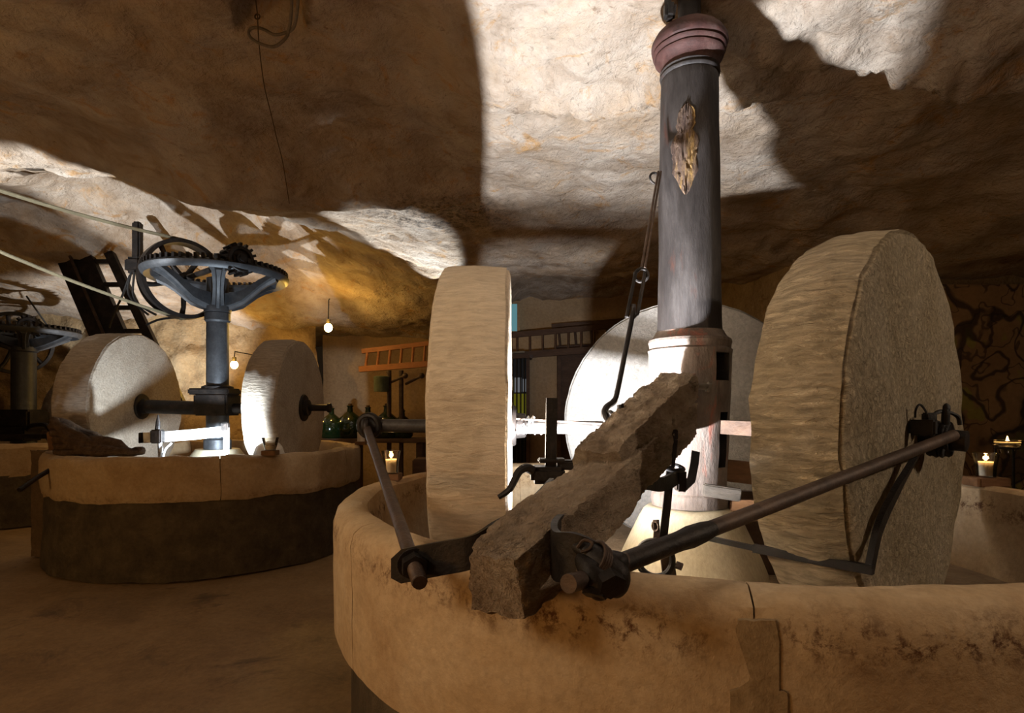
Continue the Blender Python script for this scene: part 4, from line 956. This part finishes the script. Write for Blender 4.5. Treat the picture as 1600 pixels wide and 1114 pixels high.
# hanging cables at the bearing
cb = thing('hanging_cables', 'loose black cables dangling from the bearing beside the leaning steel ladder', 'cable', P(212, 480, 7.0))
for pts in ([(205, 425), (200, 455), (212, 475), (232, 492)], [(210, 425), (208, 460), (220, 478), (244, 492)], [(203, 430), (192, 460), (178, 490), (170, 512)], [(285, 495), (250, 499), (228, 508)]):
    mb = MB(); mb.tube(smooth_path([P(x, y, 7.0) for x, y in pts]), 0.014, 6); mb.build('cable', 'black', cb)
# leaning steel ladder: wide channel, thin rail, rungs
sl = thing('leaning_ladder', 'dark steel ladder leaning behind the second mill with one broad stringer', 'ladder', P(170, 640, 7.4))
a0_, a1_ = P(115, 395, 7.6), P(221, 640, 7.3); c0_, c1_ = P(171, 395, 7.6), P(287, 640, 7.3)
mb = MB(); mb.bar([a0_, a1_], 0.08, 0.44, up=(1, 0, 0.3)); mb.build('broad_stringer', 'iron', sl)
mb = MB(); mb.bar([P(107, 395, 7.5), P(213, 640, 7.20)], 0.02, 0.03, up=(1, 0, 0.3)); mb.build('stringer_edge', 'rust', sl)
mb = MB(); mb.bar([c0_, c1_], 0.07, 0.11, up=(1, 0, 0.3)); mb.build('thin_stringer', 'iron', sl)
for k in range(7):
    t = 0.06+0.15*k
    mb = MB(); mb.bar([a0_.lerp(a1_, t), c0_.lerp(c1_, t)], 0.06, 0.055); mb.build('rung', 'iron', sl)
# scraper bar in the second trough
sb = thing('scraper_bar', 'pale metal scraper bar with black clamp lying across the second trough', 'scraper', P(290, 700, 5.6))
mb = MB(); mb.bar([P(226, 684, 5.5), P(262, 682, 5.52), P(300, 679, 5.6), P(350, 674, 5.7)], 0.05, 0.10); mb.build('channel', 'bright', sb)
mb = MB(); mb.bbox(P(246, 682, 5.46), (0.10, 0.08, 0.13), bev=0.01); mb.tube([P(246, 674, 5.46), P(247, 660, 5.46), P(247, 648, 5.46)], [0.024, 0.02, 0.006], 8); mb.build('clamp', 'iron', sb)
mb = MB(); mb.bbox(P(222, 684, 5.5), (0.03, 0.07, 0.1), bev=0.004); mb.build('end_cap', 'iron', sb)
mb = MB(); mb.bbox(P(352, 667, 5.66), (0.07, 0.06, 0.09), bev=0.01); mb.build('clamp', 'iron', sb)
mb = MB(); mb.bar([P(354, 668, 5.66), P(354, 690, 5.66), P(353, 712, 5.66)], 0.03, 0.045, up=(1, 0, 0)); mb.build('leg', 'bright', sb)
mb = MB(); mb.cyl(P(250, 690, 5.46), P(251, 716, 5.46), 0.022); mb.build('leg', 'bright', sb)
mb = MB(); mb.tube(smooth_path([P(254, 716, 5.44), P(258, 702, 5.44), P(268, 692, 5.46)]), 0.012, 8); mb.build('wire', 'bright', sb)
# glass, napkin cone and block on the rim
rimc = Vector((-2.19, 5.22, 1.04))
mb = MB(); mb.bbox(rimc+Vector((0, 0, 0.02)), (0.125, 0.11, 0.045), bev=0.004); tag(mb.build('wooden_block', 'wood', base=rimc), 'small wooden block under the clear cup on the second trough front', 'block')
gcup = thing('glass_cup', 'clear glass cup with white candle on the second trough front rim', 'cup', rimc+Vector((0, 0, 0.043))); T = Matrix.Translation(rimc+Vector((0, 0, 0.043)))
mb = MB(); mb.lathe([(0.045, 0.0), (0.06, 0.05), (0.075, 0.115), (0.07, 0.115), (0.055, 0.05), (0.001, 0.005)], 24, T); mb.build('glass', 'glass', gcup)
mb = MB(); mb.lathe([(0.042, 0.006), (0.05, 0.07), (0.001, 0.07)], 20, T); mb.build('wax', 'wax', gcup)
mb = MB(); cc = P(402, 706, 5.5)
rings = []
for i in range(10):
    t = i/9; rad = interp([(0, 0.17), (0.3, 0.15), (0.7, 0.10), (1, 0.02)], t); z = 0.74+0.40*math.sin(t*PI/2)**0.9
    rings.append([Vector((-2.40+0.05*t+rad*1.15*math.cos(a)*(1+0.12*math.sin(3*a+t*4)), 5.62+rad*0.6*math.sin(a), z)) for a in [2*PI*k/28 for k in range(28)]])
mb.rings(rings); mb.jitter(0.008, 9)
tag(mb.build('cloth_bundle', 'cloth', base=(-2.40, 5.62, 0.73)), 'crumpled white cloth bundle behind the cup in the second trough', 'cloth')
# coiled pressing mats on the rim
mt = thing('coiled_mats', 'brown coiled fibre pressing mat slumped on the second trough rim', 'mat', (-3.78, 5.22, 1.03))
for k in range(6):
    mb = MB(); rad = 0.27-0.012*k; pts = []
    for i in range(48):
        a = 2*PI*i/48; x = rad*1.35*math.cos(a); y = rad*0.40*math.sin(a)
        pts.append(Vector((-3.76-0.035*k+x*(1+0.04*math.sin(4*a+k*2)), 5.24+0.012*k+y, 1.065+0.030*k-0.10*k*x+0.010*math.sin(6*a+k))))
    mb.tube(pts, [0.034+0.006*math.sin(i*0.9+k) for i in range(48)], 10, closed=True)
    mb.jitter(0.007, 22); mb.build('coil', 'rope', mt, sharp=70)
mb = MB(); mb.lathe([(0.25, 1.03), (0.24, 1.10), (0.19, 1.17), (0.10, 1.20), (0.01, 1.21)], 30, Matrix.Translation((-3.82, 5.26, 0)) @ Matrix.Diagonal((1.3, 0.40, 1, 1))); mb.jitter(0.010, 14); mb.build('core', 'rope', mt, sharp=70)
# stone block, broken board and pole left of the second trough
sbk = Vector((-4.60, 5.78, 0))
mb = MB(); rough_bar(mb, sbk+Vector((0, 0, 0.0)), sbk+Vector((0.001, 0, 1.04)), 0.24, 0.30, 26, 0.012, seed=8, rnd=0.3)
tag(mb.build('stone_pier', 'darkened_rock', base=sbk, sharp=50), 'square stone pier standing against the left end of the second trough', 'pier')
mb = MB(); mb.bbox(Vector((-4.50, 5.70, 1.12)), (0.17, 0.05, 0.24), Matrix.Rotation(R(-8), 3, 'Y'), 0.01); mb.jitter(0.006, 9)
tag(mb.build('broken_board', 'wood', base=(-4.50, 5.70, 1.0)), 'broken brown board propped on the stone pier beside the coiled mat', 'board')
mb = MB(); mb.tube([P(30, 766, 4.75), P(60, 745, 4.95), P(92, 726, 5.12)], 0.02, 10)
tag(mb.build('iron_bar', 'iron', base=P(30, 766, 4.75)), 'dark iron bar leaning against the left end of the second trough', 'bar')

# ------------------------------------------------------------------ far-left mill
b3 = thing('mill_trough', 'shadowed trough of the third mill at the far left edge', 'trough', (GX, GY, 0))
prof = fine_prof([(1.40, 0.62), (1.42, 0.98), (1.38, 1.03), (1.30, 1.03), (1.27, 0.98), (1.27, 0.62)], 0.1)
for k in range(6):
    mb = MB(); ring_block(mb, GX, GY, prof, R(60*k-75)+0.002, R(60*k-15)-0.002, 16, 0.012); mb.build('rim_stone', 'far_rim', b3)
mb = MB(); mb.lathe([(1.27, 0.62), (1.40, 0.64), (1.41, 0.0), (1.3, 0.0)], 64, Matrix.Translation((GX, GY, 0))); mb.jitter(0.01, 5); mb.build('base_course', 'dark_base', b3, sharp=60)
mb = MB(); mb.lathe([(0.02, 0.74), (1.28, 0.74)], 48, Matrix.Translation((GX, GY, 0))); mb.build('trough_bed', 'bed', b3)
millstone('millstone', 'shadowed grey millstone in the third trough at the far left edge', (GX+0.25, GY+0.75, 1.33), R(80), 0.60, 0.30, 'stone_d', seed=20.0, hub=0)
dp3 = thing('drive_post', 'dark iron post with crown wheel over the third trough, far left', 'post', (GX, GY, 0.74)); T = Matrix.Translation((GX, GY, 0))
mb = MB(); mb.lathe([(0.15, 0.74), (0.15, 1.0), (0.145, 1.02), (0.145, 2.26), (0.17, 2.28), (0.17, 2.34), (0.02, 2.34)], 28, T, cap=True); mb.build('column_tube', 'grey_iron', dp3)
mb = MB(); mb.bbox((GX, GY, 1.30), (0.46, 0.40, 0.30), bev=0.03); mb.bbox((GX, GY-0.05, 1.12), (0.36, 0.34, 0.22), bev=0.02); mb.build('axle_block', 'iron', dp3)
crown_wheel(dp3, (GX, GY, 2.50), 0.66, 'grey_iron', 6, R(-50), 56, 0.26)
mb = MB(); mb.bbox((GX+0.03, GY-0.68, 2.32), (0.30, 0.012, 0.20), bev=0.003)
tag(mb.build('card_sign', 'brown_card', base=(GX+0.03, GY-0.68, 2.22)), 'blank brown card hanging in front of the far left crown wheel', 'sign')
mb = MB()
for s in (-1, 1): mb.tube(smooth_path([Vector((GX+0.2*s, GY-0.15, 1.22)), Vector((GX+0.55*s, GY-0.3, 1.24)), Vector((GX+0.85*s, GY-0.55, 1.12))]), 0.032, 8)
mb.bar([Vector((GX-0.9, GY-0.62, 1.08)), Vector((GX+0.92, GY-0.62, 1.10))], 0.05, 0.06)
tag(mb.build('trough_scraper', 'iron', base=(GX, GY-0.5, 1.05)), 'dark curved iron scraper frame above the third trough', 'scraper')
p3 = P(24, 536, 8.75); n3 = Vector((0.75, -0.65, 0.0)).normalized()
ls3 = thing('line_shaft', 'second spoked pulley and pinion above the far left crown wheel', 'shaft', p3)
pulley(ls3, p3, n3, 0.47, 'iron', 5, 0.10, 0.5); pinion(ls3, P(44, 511, 8.25), n3, 0.16, 'iron', 0.14, 16)
mb = MB(); mb.cyl(p3-n3*0.3, P(44, 511, 8.25)+n3*0.1, 0.03); mb.build('shaft_bar', 'iron', ls3)
mb = MB(); mb.tube([P(41, 462, 8.35), P(58, 486, 8.45), P(75, 510, 8.6)], 0.012, 6)
tag(mb.build('thin_wire', 'black', base=P(41, 462, 8.35)), 'thin black wire slanting up from the far left pulley', 'wire')

# ------------------------------------------------------------------ warm bulbs
def bulb(label, loc, power, up=0.5, arm=0.0):
    root = thing('hanging_bulb', label, 'lamp', loc)
    mb = MB(); mb.ball(loc, 0.055, (1, 1, 1.15), 3); mb.build('bulb', 'bulb', root)
    mb = MB(); p = Vector(loc); mb.cyl(p+Vector((0, 0, 0.05)), p+Vector((0, 0, 0.12)), 0.03, seg=14); mb.tube([p+Vector((0, 0, 0.1)), p+Vector((0, 0.02, up*0.95)), p+Vector((0, 0.06+arm, up))], 0.008, 8); mb.build('holder', 'black', root)
    lamp('bulb_light', 'POINT', p+Vector((0, -0.08, 0.0)), power, (1.0, 0.56, 0.10), 0.06)
bulb('glowing warm bulb under the rear ceiling, between the second mill and ladder', P(513, 512, 8.2), 34, 0.42)
bulb('glowing warm bulb behind the second post, near its right millstone', P(366, 570, 9.0), 34, 0.22, 0.75)

# ------------------------------------------------------------------ back wall: doorway grille, window, ladders, lantern, bottles
W = 10.1
w1 = thing('window_1', 'small pale blue window high on the back wall', 'window', P(806, 496, W)); w1['kind'] = 'structure'
pa, pb = P(786, 475, W), P(808, 518, W)
mb = MB(); mb.box((pa+pb)/2+Vector((0, 0.0, 0)), (abs(pb.x-pa.x), 0.02, abs(pa.z-pb.z))); mb.build('pane', 'blue_pane', w1)
mb = MB()
for (cx_, cz_, sx_, sz_) in ((0, 0.265, 0.36, 0.05), (0, -0.265, 0.36, 0.05), (0.15, 0, 0.05, 0.52), (-0.15, 0, 0.05, 0.52)): mb.bbox((pa+pb)/2+Vector((cx_, -0.01, cz_)), (sx_, 0.06, sz_), bev=0.006)
mb.build('window_frame', 'plaster', w1)
d1 = thing('door_1', 'barred doorway with coloured panes in the back wall', 'door', P(808, 660, W)); d1['kind'] = 'structure'
x0, x1 = P(780, 0, W).x, P(823, 0, W).x; z0, z1 = 0.0, P(0, 556, W).z
mb = MB(); mb.box(((x0+x1)/2, W+0.02, (z0+z1)/2), (x1-x0, 0.04, z1-z0)); mb.build('recess_shade_panel', 'black', d1)  # black sheet in place of the shade in the doorway recess
for (px0, px1, py0, py1, mm) in ((783, 796, 600, 648, 'yellow_pane'), (797, 803, 592, 612, 'yellow_pane'), (804, 815, 590, 613, 'white_pane'), (817, 822, 592, 612, 'white_pane'), (798, 822, 615, 648, 'yellow_pane')):
    pa, pb = P(px0, py0, W-0.03), P(px1, py1, W-0.03); mb = MB(); mb.box((pa+pb)/2, (pb.x-pa.x, 0.02, pa.z-pb.z)); mb.build('pane', mm, d1)
for k in range(7):
    x = x0+0.04+(x1-x0-0.08)*k/6; mb = MB(); mb.cyl((x, W-0.07, 0.05), (x, W-0.07, z1-0.03), 0.014, seg=8); mb.build('grille_bar', 'iron', d1)
mb = MB(); mb.bbox(((x0+x1)/2, W-0.05, z1), (x1-x0+0.1, 0.1, 0.06), bev=0.01); mb.bbox((x1+0.02, W-0.05, z1/2), (0.06, 0.1, z1), bev=0.01); mb.bbox((x0-0.02, W-0.05, z1/2), (0.06, 0.1, z1), bev=0.01); mb.build('door_frame', 'dark_wood', d1)
d2 = thing('door_2', 'dark wooden door right of the barred doorway in the back wall', 'door', P(905, 660, W)); d2['kind'] = 'structure'
x0, x1 = P(876, 0, W).x, P(930, 0, W).x; z1 = P(0, 548, W).z
mb = MB(); mb.bbox(((x0+x1)/2, W, z1/2), (x1-x0, 0.05, z1), bev=0.008); mb.build('door_panel', 'dark_wood', d2)
mb = MB(); mb.bbox((x0-0.03, W-0.02, z1/2), (0.07, 0.12, z1+0.06), bev=0.01); mb.bbox((x1+0.03, W-0.02, z1/2), (0.07, 0.12, z1+0.06), bev=0.01); mb.bbox(((x0+x1)/2, W-0.02, z1+0.03), (x1-x0+0.12, 0.12, 0.07), bev=0.01); mb.build('door_frame', 'dark_wood', d2)

def wall_ladder(label, a, b, c, d, n, m1, m2, w=0.07):
    """top rail a-b, bottom rail c-d, n rungs"""
    root = thing('wooden_ladder', label, 'ladder', c.lerp(d, 0.5))
    mb = MB(); mb.bar([a, b], 0.06, w); mb.build('top_rail', m1, root)
    mb = MB(); mb.bar([c, d], 0.08, w*1.25); mb.build('bottom_rail', m1, root)
    for k in range(n):
        t = 0.07+0.86*k/(n-1); mb = MB(); mb.cyl(a.lerp(b, t), c.lerp(d, t), 0.022, seg=8); mb.build('rung', m2, root)
    return root
wall_ladder('orange wooden ladder lying level on the rack, left of the edge-on millstone', P(566, 549, 9.0), P(692, 534, 8.8), P(562, 577, 8.9), P(690, 567, 8.7), 7, 'ladder_wood', 'ladder_wood')
l1 = wall_ladder('dark ladder lying level on the back wall behind the lit millstone', P(797, 524, 9.9), P(960, 509, 9.8), P(797, 556, 9.9), P(960, 544, 9.8), 8, 'dark_wood', 'dark_wood', 0.09)
wall_ladder('second dark ladder stacked behind, its end just left of the lit millstone', P(862, 512, 10.06), P(1010, 500, 10.0), P(866, 548, 10.06), P(1010, 540, 10.0), 6, 'dark_wood', 'dark_wood', 0.12)
for px in (830, 940):
    q = P(px, 560-0.075*(px-797), 9.88); mb = MB(); mb.cyl(q+Vector((0, -0.08, 0.0)), q+Vector((0, 0.4, 0)), 0.03, seg=10); mb.build('wall_peg', 'rust', l1)
mb = MB(); mb.bbox(P(806, 551, 9.75), (0.30, 0.14, 0.03), Matrix.Rotation(R(-4), 3, 'Y'), 0.006); tag(mb.build('pale_board', 'grey_wood', base=P(806, 551, 9.75)), 'short pale board lying on the dark ladder beside the edge-on millstone', 'board')
rk = thing('ladder_rack', 'thin iron rack of posts and arms carrying the orange ladder', 'rack', (P(618, 640, 8.75).x, 8.75, 0))
for px in (608, 627):
    mb = MB(); q = P(px, 579, 8.8); mb.cyl((q.x, 8.8, 0.0), (q.x, 8.8, q.z), 0.035, seg=10); mb.build('post', 'rust', rk)
for (pa, pb) in (((609, 598), (633, 587)), ((634, 600), (659, 587))):
    mb = MB(); mb.cyl(P(*pa, 8.75), P(*pb, 8.6), 0.022, seg=8); mb.ball(P(*pb, 8.6), 0.045); mb.build('arm', 'rust', rk)
ln = thing('tin_lantern', 'dull green tin can hanging from the iron ladder rack', 'can', P(597, 612, 8.7))
q = P(596, 612, 8.72); T = Matrix.Translation(q)
mb = MB(); mb.lathe([(0.02, 0.0), (0.11, 0.0), (0.115, 0.02), (0.115, 0.20), (0.12, 0.21), (0.12, 0.225), (0.10, 0.235), (0.02, 0.235)], 28, T); mb.build('body', 'lantern_green', ln)
mb = MB(); mb.torus(q+Vector((0, 0, 0.22)), 0.11, 0.006, (0, 1, 0), 20, 6, PI, 0.0); mb.build('handle', 'iron', ln)
# big green glass flasks in a row
def flask(loc, s, label):
    root = thing('green_flask', label, 'flask', loc, 'green flasks along the back wall'); T = Matrix.Translation(loc) @ Matrix.Scale(s, 4)
    mb = MB(); mb.lathe([(0.02, 0.0), (0.16, 0.0), (0.20, 0.04), (0.22, 0.14), (0.215, 0.24), (0.17, 0.34), (0.10, 0.40), (0.05, 0.44), (0.042, 0.52), (0.055, 0.525), (0.055, 0.545), (0.03, 0.545)], 32, T); mb.build('glass_body', 'green_glass', root)
    mb = MB(); mb.lathe([(0.032, 0.53), (0.035, 0.575), (0.01, 0.58)], 12, T); mb.build('stopper', 'dark_wood', root)
bench = thing('plank_bench', 'low dark plank bench under the green flasks', 'bench', (-2.45, 8.9, 0))
mb = MB(); mb.bbox((-2.35, 8.9, 0.98), (2.3, 0.5, 0.06), bev=0.01); mb.build('plank', 'dark_wood', bench)
for x in (-3.4, -2.4, -1.4):
    mb = MB(); mb.bbox((x, 8.9, 0.475), (0.10, 0.40, 0.95), bev=0.01); mb.build('leg', 'dark_wood', bench)
for k, (px, s, lb_) in enumerate(((518, 0.92, 'leftmost green flask on the bench'), (547, 1.0, 'second green flask from the left on the bench'), (575, 0.95, 'third green flask from the left on the bench'), (604, 1.0, 'fourth green flask, behind the left rack post'), (629, 0.85, 'rightmost green flask, behind the right rack post'))):
    flask(Vector(((px-800)/FPX*8.9, 8.9, 1.012)), s*0.92, lb_)
# votive and low crates under the left axle, far behind
cr = Vector((-1.30, 7.6, 0))
mb = MB(); mb.bbox((-1.0, 7.7, 0.40), (0.60, 0.4, 0.8), bev=0.015); tag(mb.build('dark_crate', 'dark_wood', base=(-1.0, 7.7, 0)), 'dark wooden crate on the floor behind the edge-on millstone', 'crate')
mb = MB(); mb.bbox((-0.47, 3.35, 0.55), (0.06, 0.06, 1.18), bev=0.01); tag(mb.build('wooden_stake', 'wood', base=(-0.47, 3.35, 0)), 'upright brown stake just left of the edge-on millstone', 'stake')

# ------------------------------------------------------------------ cable and string in the ceiling slot
cs = thing('cable_loop', 'grey cable looped in the dark ceiling slot, top left', 'cable', P(425, 50, 3.0))
mb = MB(); mb.tube(smooth_path([P(456, -14, 2.78), P(455, 20, 2.90), P(452, 44, 2.98), P(446, 60, 3.0), P(428, 73, 3.0), P(406, 68, 3.0), P(391, 58, 3.0), P(389, 48, 3.0), P(398, 43, 3.0), P(412, 46, 3.0), P(428, 54, 3.0), P(443, 52, 3.0), P(458, 44, 2.98), P(464, 20, 2.90), P(466, -14, 2.78)], 5), 0.008, 8); mb.build('cable', 'cable', cs)
mb = MB(); mb.bbox(P(420, 8, 2.92)+Vector((0, 0, 0.12)), (0.20, 0.12, 0.04), Matrix.Rotation(R(20), 3, 'Z'), 0.01)
tag(mb.build('slot_board', 'dark_wood', base=P(420, 8, 2.92)), 'dark board fixed up inside the ceiling slot', 'board')
mb = MB(); pts = []
for (px, py) in ((398, -10), (402, 22), (404, 60), (408, 100), (414, 140), (424, 180), (432, 215), (441, 250), (447, 285), (452, 318)):
    Yq = 2.5
    for it in range(60):
        x = (px-800)/FPX*Yq; z = ceil_z(x, Yq)-0.035 if py > 66 else 3.42
        Yn = (z-EYE)*FPX/(HOR-py); Yq = 0.5*Yq+0.5*Yn
    pts.append(P(px, py, Yq))
mb.tube(smooth_path(pts, 4), 0.0032, 6); mb.torus(P(402, 26, 2.86), 0.012, 0.004, (0, 1, 0), 14, 6)
tag(mb.build('ceiling_string', 'rope', base=pts[0]), 'thin knotted string running along the rough ceiling from the slot', 'string')
